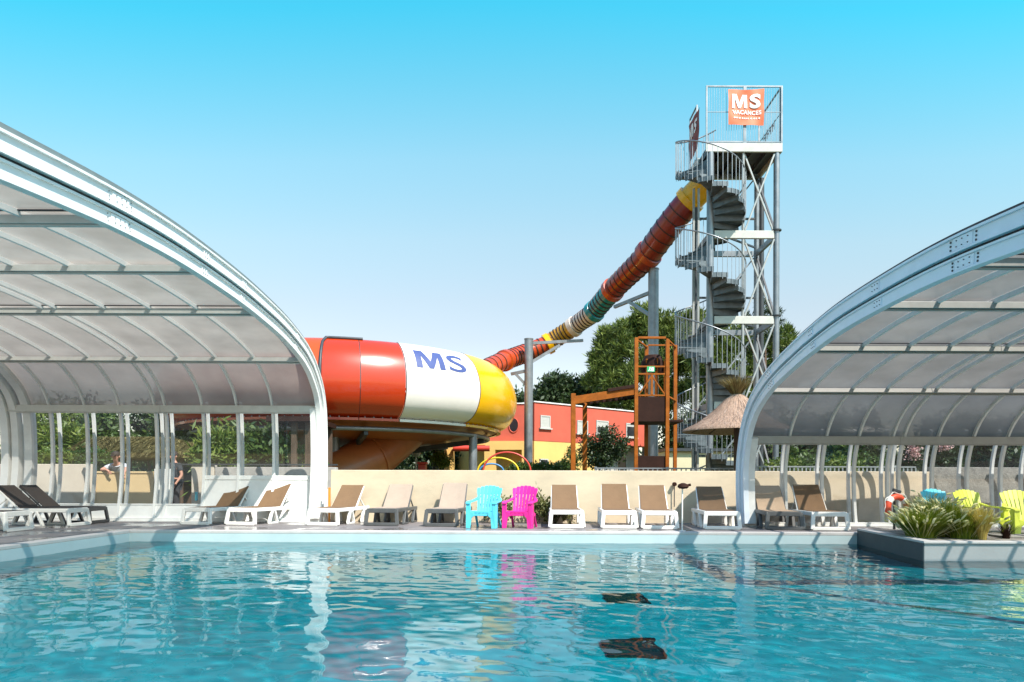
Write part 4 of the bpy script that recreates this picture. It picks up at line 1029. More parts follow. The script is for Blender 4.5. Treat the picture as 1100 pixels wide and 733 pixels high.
# ------------------------------------------------------------------ stair tower
TX, TY = 6.94, 24.0; TX2, TY2 = 9.27, 26.0; PZ = 12.88
tw = empty('slide_tower', (TX, TY, 0), 0, 'tall galvanised steel slide tower with spiral staircase', 'tower')
L_ = lambda name, mb, m, sm=None, bv=0.0: local(tw, mb.build(name, M[m], None, sm, bv))
L_('leg', MB().cyl((TX, TY, -0.03), (TX, TY, PZ - .3), 0.125, 16), 'steel', 60)
L_('leg', MB().cyl((TX2, TY, -0.03), (TX2, TY, PZ - .3), 0.105, 16), 'steel', 60)
for x in (TX, TX2 + .02, TX2 + .2): L_('leg', MB().cyl((x, TY2, -0.03), (x, TY2, PZ - .3), 0.10, 14), 'dark_steel' if x != TX2 + .02 else 'steel', 60)
for x in (TX - .31, TX - .13): L_('guide_bar', MB().box((x + .02, TY + 1.1, 6.0), (.07, .06, 11.6)), 'steel_white')
L_('middle_post', MB().cyl(((797 - 550) * TY / F, TY - .02, -0.03), ((797 - 550) * TY / F, TY - .02, PZ - .3), 0.05, 12), 'steel_white', 60)
xm = (797 - 550) * TY / F
for k, z in enumerate((9.7, 6.7, 3.7, 0.7)):
    L_('beam', MB().box2((TX + .13, TY - .09, z - .14), (TX2 - .11, TY + .03, z + .13)), 'beam_paint', bv=0.008)
    L_('beam', MB().box2((TX + .12, TY2 - .05, z - .1), (TX2 - .11, TY2 + .07, z + .1)), 'steel'); L_('brace', MB().bar((TX + .1, TY2 - .1, z + 1.3), (TX2 - .1, TY2 - .1, z + 1.3), .07, .07), 'dark_steel'); L_('brace', MB().bar((TX + .1, TY + .2, z + .2), (TX2 - .1, TY2 - .15, z + .2), .06, .06), 'dark_steel')
    L_('beam', MB().box2((TX2 - .05, TY + .12, z - .1), (TX2 + .05, TY2 - .12, z + .1)), 'steel')
    L_('beam', MB().box2((TX - .05, TY + .14, z - .1), (TX + .05, TY2 - .12, z + .1)), 'steel')
    L_('collar', MB().cyl((TX2, TY, z + .14), (TX2, TY, z + .18), .17, 16), 'dark_steel', 60)
    z1 = z + .15; z2 = (z + 3.0 - .16) if k else PZ - .35
    L_('brace', MB().bar((xm + .06, TY - .04, z1), (TX2 - .1, TY - .04, z2), .065, .05), 'steel_white'); L_('brace', MB().bar((xm + .06, TY + .03, z2), (TX2 - .1, TY + .03, z1), .065, .05), 'steel_white')
    L_('brace', MB().bar((TX2 + .0, TY + .1, z1), (TX2 + .0, TY2 - .1, z2), .06, .05), 'dark_steel'); L_('brace', MB().bar((TX + .1, TY2, z1), (TX2 - .1, TY2, z2), .06, .05), 'steel')
# top platform
mb = MB(); mb.box2((TX - .19, TY - .12, PZ - .30), (TX2 + .16, TY - .03, PZ)); mb.box2((TX - .19, TY2 + .06, PZ - .30), (TX2 + .16, TY2 + .15, PZ)); mb.box2((TX2 + .08, TY - .028, PZ - .3), (TX2 + .16, TY2 + .058, PZ)); mb.box2((TX - .19, TY + 1.0, PZ - .3), (TX - .11, TY2 + .058, PZ))
L_('platform_edge', mb, 'beam_paint', bv=0.006)
mb = MB(); mb.box2((TX - .10, TY - .027, PZ - .10), (TX2 + .078, TY2 + .055, PZ - .03))
for k in range(5): mb.box2((TX - .1 + k * .52, TY - .026, PZ - .29), (TX - .02 + k * .52, TY2 + .054, PZ - .102))
L_('platform_floor', mb, 'dark_steel')
def guard(name, p, q, h, sp, m='steel', th=0.009, gaps=()):
    """railing of fine upright bars between two points at floor height"""
    p = Vector(p); q = Vector(q); L = (q - p).length; n = int(L / sp); d = (q - p) / L
    mb = MB()
    for k in range(1, n):
        a = p + d * (L * k / n); mb.bar(a + Vector((0, 0, .06)), a + Vector((0, 0, h - .02)), th, th)
    r = L_(name, mb, m)
    mb = MB()
    for z, t in ((h, .045), (.05, .035), (h * .55, .02)): mb.bar(p + Vector((0, 0, z)), q + Vector((0, 0, z)), t, t)
    for a in (p, q): mb.bar(a, a + Vector((0, 0, h + .02)), .055, .055, (1, 0, 0))
    f = L_('guard_frame', mb, m)
fz = PZ
guard('guard_rail', (TX - .16, TY - .08, fz), (xm, TY - .08, fz), 2.0, 0.085)
guard('guard_rail', (xm + .05, TY - .08, fz), (TX2 + .14, TY - .08, fz), 2.0, 0.085)
guard('guard_rail', (TX2 + .13, TY, fz), (TX2 + .13, TY2 + .1, fz), 2.0, 0.10)
guard('guard_rail', (TX + .9, TY2 + .1, fz), (TX2 + .1, TY2 + .1, fz), 1.15, 0.12)
guard('guard_rail', (TX - .17, TY + 1.15, fz), (TX - .17, TY2 + .1, fz), 2.0, 0.12)
# spiral staircase
PITCH, NT = 3.05, 15; z0 = 11.87 + PITCH * (180 - 65) / 360.0
RI, RO = 0.13, 1.16
def zt(th): return z0 - PITCH * (th - 65) / 360.0
nst = int((zt(65) - 0.1) / (PITCH / NT))
for k in range(nst):
    th = R(65 + 360 / NT * k); th2 = th + R(360 / NT * 1.12); z = zt(math.degrees(th)) - PITCH / NT
    P = lambda r_, t, zz: (TX + r_ * math.cos(t), TY + r_ * math.sin(t), zz)
    mb = MB(); nn = 4; th_ = 0.035
    top = [P(RI, th, z)] + [P(RO, th + (th2 - th) * q / nn, z) for q in range(nn + 1)] + [P(RI, th2, z)]
    m_ = len(top); mb.add(top + [(a, b, c - th_) for a, b, c in top], [tuple(range(m_)), tuple(reversed(range(m_, 2 * m_)))] + [(i, (i + 1) % m_, m_ + (i + 1) % m_, m_ + i) for i in range(m_)])
    h = PITCH / NT * .92                                      # riser plate at the upper edge
    a, b = Vector(P(RI, th, z)), Vector(P(RO, th, z)); t_ = Vector((-math.sin(th), math.cos(th), 0)) * .012
    mb.add([a, b, b + t_, a + t_, a + Vector((0, 0, h)), b + Vector((0, 0, h)), b + t_ + Vector((0, 0, h)), a + t_ + Vector((0, 0, h))], [(3, 2, 1, 0), (4, 5, 6, 7), (0, 1, 5, 4), (1, 2, 6, 5), (2, 3, 7, 6), (3, 0, 4, 7)])
    for q in range(nn):                                       # upright end plate of the tread
        t0_, t1_ = th + (th2 - th) * q / nn, th + (th2 - th) * (q + 1) / nn
        mb.add([P(RO + e, t, z + dz) for e in (.003, .012) for t, dz in ((t0_, -.09), (t1_, -.09), (t1_, .07), (t0_, .07))], [(3, 2, 1, 0), (4, 5, 6, 7), (0, 1, 5, 4), (1, 2, 6, 5), (2, 3, 7, 6), (3, 0, 4, 7)])
    L_('tread', mb, 'steel_plate')
deg_end = 65 + 360 / NT * nst
k = 0; a = 65
while a < deg_end - 5:                                        # one railing per half turn
    b_ = min(a + 180, deg_end); mb = MB()
    n = int((b_ - a) / 8)
    for q in range(n):
        t = R(a + (b_ - a) * (q + .5) / n); z = zt(math.degrees(t)); x, y = TX + (RO + .03) * math.cos(t), TY + (RO + .03) * math.sin(t)
        mb.bar((x, y, z - .22), (x, y, z + 1.08), .016, .016, (1, 0, 0))
    rl = L_('stair_railing', mb, 'steel')
    pts = [(TX + (RO + .03) * math.cos(R(t)), TY + (RO + .03) * math.sin(R(t)), zt(t) + 1.1) for t in np.linspace(a, b_, 24)]
    L_('handrail', MB().tube(pts, .024, 8), 'steel', 60)
    a = b_
# banners hung on the guard rails
def cloth(name, o, ux, uz, w, h, amp, m, seed, label):
    o = Vector(o); ux = Vector(ux); uz = Vector(uz); nn = ux.cross(uz).normalized(); rg = np.random.default_rng(seed)
    ph = rg.uniform(0, 6, 4)
    def f_(u, v): return o + ux * (u * w) + uz * (v * h - .03 * math.sin(math.pi * u) * (v)) + nn * amp * (math.sin(5 * u + 3 * v + ph[0]) * .5 + math.sin(9 * (u - v) + ph[1]) * .35 + math.sin(14 * u + 7 * v + ph[2]) * .18)
    n = 18; mb = MB(); vs = []
    for j in range(n + 1):
        for i in range(n + 1): vs.append(f_(i / n, j / n))
    m_ = len(vs); q = [(j * (n + 1) + i, j * (n + 1) + i + 1, (j + 1) * (n + 1) + i + 1, (j + 1) * (n + 1) + i) for j in range(n) for i in range(n)]
    mb.add(vs + [p - nn * .004 for p in vs], q + [tuple(k + m_ for k in reversed(t)) for t in q])
    ob = mb.build(name, M[m], None, 60); tag(ob, label, 'banner'); return ob, f_, nn
def letters(par, f_, nn, s, u0, u1, v0, v1, m, bold=0.02, off=.018):
    vs, fs = text_mesh(s, bold); mb = MB(); mb.add([f_(u0 + (u1 - u0) * a, v0 + (v1 - v0) * b) + nn * off for a, b in vs], fs)
    ob = mb.build('lettering', M[m], None); ob.parent = par; return ob
wB, hB = 38 * TY / F, 38.5 * TY / F
bx, bz = (779.5 - 550) * TY / F, W(779, 134.5, TY - .15).z
ban, f_, nn = cloth('banner', (bx, TY - .16, bz), (1, 0, 0), (0, 0, 1), wB, hB, .045, 'banner', 3, 'orange banner with white MS lettering on the tower top rail')
letters(ban, f_, nn, 'MS', .10, .90, .47, .86, 'letter', .045)
letters(ban, f_, nn, 'VACANCES', .11, .92, .29, .41, 'letter', .03)
mb = MB(); rg = random.Random(4)
u = .14
while u < .9:
    w_ = rg.uniform(.02, .05); pts = [f_(u, .17) + nn * .012, f_(u + w_, .17) + nn * .012, f_(u + w_, .21) + nn * .012, f_(u, .21) + nn * .012]; mb.add(pts, [(0, 1, 2, 3)]); u += w_ + rg.uniform(.015, .05)
q = mb.build('small_print', M['letter'], None); q.parent = ban
ban2, f2, n2 = cloth('banner', (TX - .23, TY2 + .05, 13.15), (0, -1, 0), (0, 0, 1), 1.35, 1.45, .04, 'banner_shaded', 7, 'red banner coloured as in shade, seen edge on at left side of tower top')
letters(ban2, f2, n2, 'MS', .15, .85, .5, .85, 'letter', .04)
sb = empty('rail_sign', (TX2 + .1, TY + .5, PZ + .8), 0, 'dark lettering on the right side rail of the tower top', 'sign')
mb = MB(); rg = random.Random(9)
for k in range(7):
    y = k * .17; h = rg.uniform(.26, .4); mb.box((0, y, h / 2), (.012, .035, h)); mb.box((0, y + .06, h * rg.uniform(.3, .9)), (.012, .08, .06))
mb.build('lettering', M['letter_dark'], sb)

# ------------------------------------------------------------------ rust coloured play frame and pergola
d = 21.0; X = lambda px, dd=d: (px - 550) * dd / F; Z = lambda px, py, dd=d: W(px, py, dd).z
fr = empty('steel_frame', (X(700), 21.6, 0), 0, 'rust orange steel frame tower with green sign around the slide pole', 'play frame')
L2 = lambda n, mb, m, bv=0.006: local(fr, mb.build(n, M[m], None, None, bv))
xl, xr = X(683), X(716.5); zt_ = Z(700, 363); yb = 22.35
posts = [(xl, d, Z(683, 363)), (xr, d, Z(716, 365)), (X(694, yb), yb, zt_ + .02), (X(726.5, yb - .2), yb, Z(726, 371, yb))]
for x, y, z in posts: L2('post', MB().box2((x - .055, y - .055, -.03), (x + .055, y + .055, z)), 'corten')
def hb(py, m='corten', t=.05): L2('cross_bar', MB().bar((xl + .056, d, Z(700, py)), (xr - .056, d, Z(700, py)), t, t), m)
hb(363, t=.07); hb(394); hb(402); hb(425)
L2('cross_bar', MB().bar((posts[2][0] + .056, yb, Z(700, 371, yb)), (posts[3][0] - .056, yb, Z(700, 371, yb)), .05, .05), 'corten')
for a, b in ((0, 2), (1, 3)):
    for py in (364, 425): L2('side_bar', MB().bar((posts[a][0], posts[a][1] + .056, Z(700, py)), (posts[b][0], posts[b][1] - .056, Z(700, py)), .05, .05), 'corten')
cx_ = (xl + xr) / 2
L2('brace', MB().bar((cx_, d, Z(700, 402) - .03), (cx_, d, Z(700, 425)), .07, .05), 'corten'); 
for s in (xl + .08, xr - .08): L2('brace', MB().bar((cx_, d - .005, Z(700, 404)), (s, d - .005, Z(700, 424)), .045, .04), 'corten')
L2('panel', MB().box2((xl + .056, d - .01, Z(700, 453)), (xr - .056, d + .02, Z(700, 426.5))), 'corten_dark')
L2('panel', MB().box2((xr - .02, d + .06, Z(717, 453)), (xr + .01, yb - .06, Z(717, 424))), 'corten_dark')
L2('platform', MB().box2((xl + .056, d + .021, Z(700, 453)), (posts[3][0] - .056, yb - .056, Z(700, 451))), 'corten_dark')
L2('panel', MB().box2((xl + .056, d - .01, 0.02), (xr - .056, d + .02, Z(700, 490))), 'corten_dark')
mb = MB(); mb.lathe((X(702, 21.7), 21.7, Z(702, 385)), [(.36, -.35), (.42, -.2), (.40, 0.0), (.30, .18), (.28, .2)], 18, 0.4, 5.2); L2('hood', mb, 'corten_dark', 0)
mb = MB()
for k in range(5): mb.cyl((X(702, 21.7) + .38 * math.cos(k * .9 - 2.4), 21.7 + .38 * math.sin(k * .9 - 2.4), Z(700, 425)), (X(702, 21.7) + .38 * math.cos(k * .9 - 2.4), 21.7 + .38 * math.sin(k * .9 - 2.4), Z(700, 383)), .03, 8)
L2('hood_bar', mb, 'corten', 0)
sg = empty('exit_sign', (X(698.5), d - .04, Z(698, 397)), 0, 'small green sign with white running figure on the rust frame', 'sign')
MB().box((0, 0, 0), (.24, .02, .17)).build('plate', M['sign_green'], sg)
mb = MB(); mb.box((.05, -.013, -.005), (.075, .006, .12)); mb.build('doorway_mark', M['letter'], sg)
mb = MB(); mb.cyl((-.03, -.01, .045), (-.03, -.017, .045), .02, 10); mb.bar((-.03, -.013, .025), (-.045, -.013, -.02), .03, .006, (0, 1, 0)); mb.bar((-.045, -.013, -.02), (-.085, -.013, -.06), .02, .006, (0, 1, 0)); mb.bar((-.045, -.013, -.02), (.0, -.013, -.055), .02, .006, (0, 1, 0)); mb.bar((-.03, -.013, .02), (.005, -.013, 0.0), .016, .006, (0, 1, 0))
mb.build('running_figure', M['letter'], sg)
pg = empty('pergola', (X(640), 21.5, 0), 0, 'rust orange pergola with sloping slatted roof left of the steel frame', 'pergola')
L3 = lambda n, mb, m, bv=0.006: local(pg, mb.build(n, M[m], None, None, bv))
L3('post', MB().box2((X(615.5) - .07, d - .07, -.03), (X(615.5) + .07, d + .07, Z(615, 423))), 'corten')
y2 = 22.6
L3('post', MB().box2((X(628, y2) - .07, y2 - .07, -.03), (X(628, y2) + .07, y2 + .07, Z(628, 432, y2))), 'corten')
za, zb = Z(617, 430), Z(682, 420)
xa, xb = X(617.5), X(681)
L3('beam', MB().bar((xa, d, za), (xb, d, zb), .06, .24), 'corten')
L3('beam', MB().bar((X(628, y2) - .1, y2, Z(628, 432, y2) + .02), (xb + .3, y2, zb + .04), .06, .2), 'corten_dark')
for k in range(9):
    t = (k + .5) / 9; x = xa + (xb - xa) * t; z = za + (zb - za) * t
    L3('slat', MB().bar((x, d + .032, z + .0), (x + .32, y2 - .032, z + .02), .11, .05), 'corten_dark')
L3('beam', MB().bar((xa + (xb - xa) * .55, d - .05, za + (zb - za) * .55 + .14), (xb, d - .05, zb + .14), .05, .1), 'corten_dark')

# ------------------------------------------------------------------ thatched parasol beside the right arch
d = 18.6; pz = Vector((X(791, d), d, 0))
ps = empty('thatched_parasol', pz, 0, 'thatched straw parasol with bushy tuft behind the wall by the right arch', 'parasol')
MB().cyl((0, 0, -.03), (0, 0, 3.0), .075, 12).build('post', M['wood_dark'], ps, 60)
re, ze, za = 56 * d / F, Z(790, 462, d), Z(790, 424, d)
mb = MB(); prof = [(.14, za), (.30, za - .12), (.62, ze + .52), (1.02, ze + .20), (re, ze + .01), (re + .02, ze - .05), (re - .12, ze - .03), (.9, ze + .12), (.1, ze + .62)]
mb.lathe((0, 0, 0), prof, 40); th = mb.build('thatch_roof', M['thatch'], ps, 50)
rg = np.random.default_rng(5); mb = MB()
for k in range(1500):                                          # loose straw along the eaves and over the cone
    a = rg.uniform(0, 2 * math.pi); t = rg.uniform() ** .6
    r0 = .16 + (re - .16) * t; z = np.interp(r0, [.14, .30, .62, 1.02, re], [za, za - .12, ze + .52, ze + .20, ze + .01]) + .012
    r1 = min(r0 + rg.uniform(.12, .28), re + .07); z1 = np.interp(r1, [.14, .30, .62, 1.02, re, re + .1], [za, za - .12, ze + .52, ze + .20, ze + .01, ze - .08]) + rg.uniform(.005, .03)
    a1 = a + rg.normal(0, .05); w = .009
    mb.add([(r0 * math.cos(a - w / r0), r0 * math.sin(a - w / r0), z), (r0 * math.cos(a + w / r0), r0 * math.sin(a + w / r0), z), (r1 * math.cos(a1), r1 * math.sin(a1), z1)], [(0, 1, 2)])
mb.build('loose_straw', M['straw_pink'] if 'straw_pink' in M else M['thatch'], ps)
mb = MB()
for k in range(10):
    a = k * math.pi / 5; mb.bar((.08 * math.cos(a), .08 * math.sin(a), ze + .5), ((re - .15) * math.cos(a), (re - .15) * math.sin(a), ze - .01), .05, .05)
mb.build('rafter', M['wood_dark'], ps)
blades('straw_tuft', None, 1100, .60, 1.05, .020, M['tuft'], 8, .12, .10, ps).location = (.0, 0, za - .10)

# ------------------------------------------------------------------ red and yellow house
P0, P1 = Vector((1.30, 40.0, 0)), Vector((9.6, 46.6, 0))
ux = (P1 - P0).normalized(); nx = Vector((ux.y, -ux.x, 0))
def hit(px, o, u):                                             # distance along the wall line seen at photo column px
    k = (px - 550) / F; return (k * o.y - o.x) / (u.x - k * u.y)
hs = empty('red_house', (2, 42, 0), 0, 'two storey house with red upper floor and yellow ground floor', 'house')
LH = lambda n, mb, m, bv=0.0: local(hs, mb.build(n, M[m], None, None, bv))
ztop, zm = 5.66, 3.40
dep = -nx * 8.0
def slab(a, b, back, z0, z1): 
    return MB().prism([(p.x, p.y) for p in (a, b, b + back, a + back)], z0, z1)
LH('upper_wall', slab(P0, P1, dep, zm, ztop), 'house_red', .01)
s610 = hit(640, P0, ux)
LH('lower_wall', slab(P0 + nx * -.02, P0 + ux * s610 + nx * -.02, dep, -.03, zm - .004), 'house_yellow')
LH('lower_wall', slab(P0 + ux * s610 - nx * 1.2, P1 - nx * 1.2, dep * .8, -.03, zm - .004), 'grey_render')
LH('roof_cap', slab(P0 + nx * .06 - ux * .06, P1 + nx * .06, dep * 1.0, ztop + .003, ztop + .07), 'grey_alu')
def window(px0, px1, py0, py1, o, u, n, fill, lab=None):
    a, b = hit(px0, o, u), hit(px1, o, u); m_ = (a + b) / 2; q = o + u * m_; zA, zB = W(px0, py1, q.y).z, W(px0, py0, q.y).z; w = b - a
    rot = Matrix.Rotation(math.atan2(u.y, u.x), 3, 'Z'); c = q + Vector((0, 0, (zA + zB) / 2)); h = zB - zA
    wn = LH('window', MB().box(c + n * .004, (w, .03, h), rot), 'win_dark')
    mb = MB(); t = .07
    for s in (-1, 1): mb.box(c + u * s * (w / 2 - t / 2) + n * .03, (t, .05, h), rot); mb.box(c + Vector((0, 0, s * (h / 2 - t / 2))) + n * .03, (w - 2 * t - .004, .05, t), rot)
    mb.box(c + Vector((0, 0, -h / 2 - .04)) + n * .06, (w + .2, .14, .07), rot)
    f_ = mb.build('frame', M['shutter'], None); f_.parent = wn; f_.matrix_parent_inverse = wn.matrix_parent_inverse.copy(); f_.matrix_parent_inverse = Matrix.Identity(4)
    if fill < 1.0 and fill > 0:
        mb = MB(); mb.box(c + Vector((0, 0, h * (1 - fill) / 2 - t / 2)) + n * .022, (w - 2 * t - .01, .02, h * fill - t), rot)
        for k in range(int(h * fill / .09)): mb.box(c + Vector((0, 0, h / 2 - t - .05 - k * .09)) + n * .034, (w - 2 * t - .02, .006, .012), rot)
        g_ = mb.build('roller_shutter', M['shutter'], None); g_.parent = wn; g_.matrix_parent_inverse = Matrix.Identity(4)
    return wn
window(580, 590.5, 446.5, 460, P0, ux, nx, .96); window(619.5, 631, 452, 466, P0, ux, nx, .9); window(640, 653, 452, 466, P0, ux, nx, .5); window(672, 683, 455, 470, P0, ux, nx, .25)
window(579, 588.5, 493, 501, P0 - nx * .02, ux, nx, 0)
o_ = P0 - nx * 1.2
window(662, 673, 490, 507, o_, ux, nx, 0)
# left wing, frontal, with porthole and yellow base block
Q0, Q1 = Vector((-3.4, 40.9, 0)), Vector((1.25, 40.35, 0)); u2 = (Q1 - Q0).normalized(); n2_ = Vector((u2.y, -u2.x, 0))
LH('upper_wall', slab(Q0, Q1, -n2_ * 6, zm, 5.60), 'house_red', .01)
LH('roof_cap', slab(Q0 + n2_ * .05, Q1 + n2_ * .05, -n2_ * 6, 5.603, 5.67), 'grey_alu')
b0, b1, b2 = hit(521, Q0, u2), hit(532.5, Q0, u2), hit(561, Q0, u2)
LH('lower_wall', slab(Q0 + u2 * b0 + n2_ * .3, Q0 + u2 * b1 + n2_ * .3, -n2_ * .8, -.03, zm - .006), 'house_yellow')
LH('lower_wall', slab(Q0 + u2 * b1 + n2_ * .3, Q1 + n2_ * .3, -n2_ * .8, W(545, 483.5, 40.5).z, zm - .006), 'house_yellow')
LH('lower_wall', slab(Q0 + u2 * b1 - n2_ * 3.0, Q1 - n2_ * 3.0, -n2_ * 2, -.03, zm - .01), 'house_yellow')
LH('lower_wall', slab(Q0 + u2 * b2 + n2_ * .298, Q1 + n2_ * .298, -n2_ * .8, -.03, W(545, 483.5, 40.5).z - .002), 'house_yellow')
q = Q0 + u2 * hit(551.5, Q0, u2); zc = W(551, 457, q.y).z
mb = MB(); mb.tube([q + n2_ * -.02 + Vector((0, 0, zc)), q + n2_ * .02 + Vector((0, 0, zc))], 1.0, 28)
mb.v = [tuple(Vector((q.x, q.y, zc)) + Vector(((Vector(v) - q).x * .27, (Vector(v) - q).y if False else (Vector(v) - q).y * .27 + 0, (v[2] - zc) * .41))) for v in mb.v]
mb.v = [(v[0] + n2_.x * .02, v[1] + n2_.y * .02, v[2]) for v in mb.v]
pw = LH('porthole', mb, 'win_dark')
mb = MB(); ring = [Vector((q.x, q.y, zc)) + u2 * (.28 * math.cos(t)) + Vector((0, 0, .42 * math.sin(t))) + n2_ * .02 for t in np.linspace(0, 2 * math.pi, 37)[:-1]]
mb.tube(ring, .035, 6, closed=True); w_ = mb.build('frame', M['house_red'], None, 60); w_.parent = pw; w_.matrix_parent_inverse = Matrix.Identity(4)
# yellow portal with red tube roof in front of the house
d = 37.0
pt = empty('yellow_portal', (X(500, d), d, 0), 0, 'yellow play portal with red tube beam left of the house', 'portal')
LP = lambda n, mb, m: local(pt, mb.build(n, M[m], None, 60))
LP('pillar', MB().box2((X(477, d), d, -.03), (X(487, d), d + .8, Z(480, 475, d))), 'house_yellow')
LP('lintel', MB().box2((X(487, d) + .002, d + .1, Z(480, 478, d)), (X(521, d), d + .7, Z(480, 475.5, d))), 'house_yellow')
LP('tube_beam', MB().cyl((X(487, d), d - .2, Z(480, 482, d)), (X(526, d), d - .2, Z(480, 482, d)), .16, 14), 'rail_red')
tag(MB().prism([(X(518, 38.5) + .5 * math.cos(t) * (1 if k % 2 else .45), 38.5 + .0 * t) for k, t in enumerate(np.linspace(0, 2 * math.pi, 11)[:-1])], 0, .02).build('star_base', M['orange_paint']), 'flat orange star base lying behind the wall', 'ornament') if False else None
# coloured hoops
for (pxa, pxb, pya, m, dd, lab) in ((519, 570, 486, 'rail_red', 22.0, 'large red playground hoop behind the cream wall'), (513, 557, 492, 'rail_yellow', 22.6, 'yellow playground hoop inside the red one'), (515, 541, 498.5, 'rail_blue', 23.2, 'small blue playground hoop left of the yellow one')):
    xa, xb = X(pxa, dd), X(pxb, dd); zc = Z(545, pya, dd); zb_ = W(545, 507, dd).z
    pts = [((xa + xb) / 2 + (xb - xa) / 2 * math.cos(t), dd, zb_ + (zc - zb_) * math.sin(t)) for t in np.linspace(math.pi, 0, 25)]
    pts = [(xa, dd, -.03)] + pts + [(xb, dd, -.03)]
    tag(MB().tube(pts, .03, 10).build('playground_hoop', M[m], None, 60), lab, 'hoop')
# white lamp post and red cabinet under the bowl
r = empty('lamp_post', (X(447, 34), 34, 0), 0, 'slim white lamp post with round head under the slide bowl', 'lamp')
MB().cyl((0, 0, -.03), (0, 0, 2.2), .045, 10).build('post', M['pl_white'], r, 60); MB().lathe((0, 0, 2.2), [(0, 0), (.16, .03), (.22, .2), (.14, .42), (0, .46)], 16).build('lamp_head', M['letter'], r, 60)
mb = MB(); mb.box2((X(449, 30), 30, -.03), (X(457, 30), 30.5, 1.75)); mb.box2((X(449, 30) - .05, 29.95, 1.752), (X(457, 30) + .05, 30.55, 1.85)); tag(mb.build('cabinet', M['rail_red'], bevel=.03), 'small red cabinet standing under the slide bowl', 'cabinet')
# long pale low building right of the frame
mb = MB(); mb.box2((X(715, 36), 36, -.03), (X(800, 36), 40, Z(740, 485, 36))); bl = mb.build('low_building', M['cream_house']); tag(bl, 'low pale building with dark flat roof behind the spiral stair', 'building')
q = MB().box2((X(713, 36), 35.8, Z(740, 485, 36) + .003), (X(802, 36), 40.1, Z(740, 485, 36) + .16)).build('roof', M['dark_steel']); q.parent = bl

# ------------------------------------------------------------------ left background: thatched bar and dark shelter
d = 24.0
bar_ = empty('thatched_hut', (X(140, d), d, 0), 0, 'low thatched hut behind the man leaning on the gate', 'hut')
x0, x1 = X(78, d), X(207, d); zr, ze = Z(140, 468, d), Z(140, 488, d)
mb = MB(); v = [(x0, d - .6, ze), (x1, d - .6, ze), (x1, d + 3, ze), (x0, d + 3, ze), (x0 + .8, d + .9, zr), (x1 - .8, d + .9, zr), (x0, d - .6, ze - .14), (x1, d - .6, ze - .14), (x1, d + 3, ze - .14), (x0, d + 3, ze - .14)]
mb.add(v, [(0, 1, 5, 4), (1, 2, 5), (2, 3, 4, 5), (3, 0, 4), (0, 6, 7, 1), (1, 7, 8, 2), (2, 8, 9, 3), (3, 9, 6, 0), (6, 9, 8, 7)])
local(bar_, mb.build('thatch_roof', M['thatch_green'], None))
rg = np.random.default_rng(15); mb = MB()
for k in range(4200):
    x = rg.uniform(x0, x1); t = rg.uniform(); a = Vector((x, d - .6 + 1.5 * t, ze + (zr - ze) * t + .02)); b = a + Vector((rg.normal(0, .10), -.42, -.13 - .12 * rg.uniform())) 
    mb.add([a - Vector((.02, 0, 0)), a + Vector((.02, 0, .02)), b], [(0, 1, 2)])
local(bar_, mb.build('loose_straw', M['straw_hut'] if 'straw_hut' in M else M['leaf_olive'], None))
for x in np.linspace(x0 + .3, x1 - .3, 5): local(bar_, MB().cyl((x, d - .2, -.03), (x, d - .2, ze), .07, 10).build('post', M['wood_dark'], None, 60))
local(bar_, MB().box2((x0 + .4, d + 1.2, -.03), (x1 - .4, d + 1.4, 1.2)).build('counter', M['wood_dark'], None))
d = 20.5
sh = empty('wooden_shelter', (X(316, d), d, 0), 0, 'dark brown wooden shelter behind the right part of the left enclosure', 'shelter')
x0, x1 = X(300, d), X(337, d); zr = Z(285, 450, d)
LS = lambda n, mb, m: local(sh, mb.build(n, M[m], None, None, .006))
LS('roof', MB().box2((x0 - .3, d - .3, zr - .10), (x1, d + 2.6, zr + .06)), 'corten_dark')
for x, y in ((X(316, d), d), (X(331, d), d), (x0 + .1, d + 2.4), (X(331, d), d + 2.4)): LS('post', MB().box2((x - .08, y - .07, -.03), (x + .08, y + .07, zr - .105)), 'wood_dark')
LS('counter', MB().box2((x0, d + .3, -.03), (x1 - .1, d + .5, 1.1)), 'wood_dark')
tag(MB().box2((X(293.5, 19), 19, -.03), (X(296.5, 19), 19.08, 1.75)).build('orange_post', M['orange_paint']), 'thin orange post in front of the wooden shelter', 'post')

# ------------------------------------------------------------------ people
def chain(mb_v, mb_e, mb_r, pts, attach=None):
    prev = attach
    for p, r_ in pts:
        mb_v.append(p); mb_r.append(r_); i = len(mb_v) - 1
        if prev is not None: mb_e.append((prev, i))
        prev = i
    return prev
def skin_obj(name, V_, E_, R_, m, parent, lv=2, root=0):
    me = bpy.data.meshes.new(name); me.from_pydata([tuple(v) for v in V_], E_, []); me.materials.append(m)
    o = bpy.data.objects.new(name, me); C.objects.link(o)
    s = o.modifiers.new('skin', 'SKIN'); s.use_smooth_shade = True
    if not me.skin_vertices: me.skin_vertices.new()
    for i, r_ in enumerate(R_):
        me.skin_vertices[0].data[i].radius = (r_, r_) if not isinstance(r_, tuple) else r_
        me.skin_vertices[0].data[i].use_root = (i == root)
    sb = o.modifiers.new('sub', 'SUBSURF'); sb.levels = lv; sb.render_levels = lv
    o.parent = parent; return o
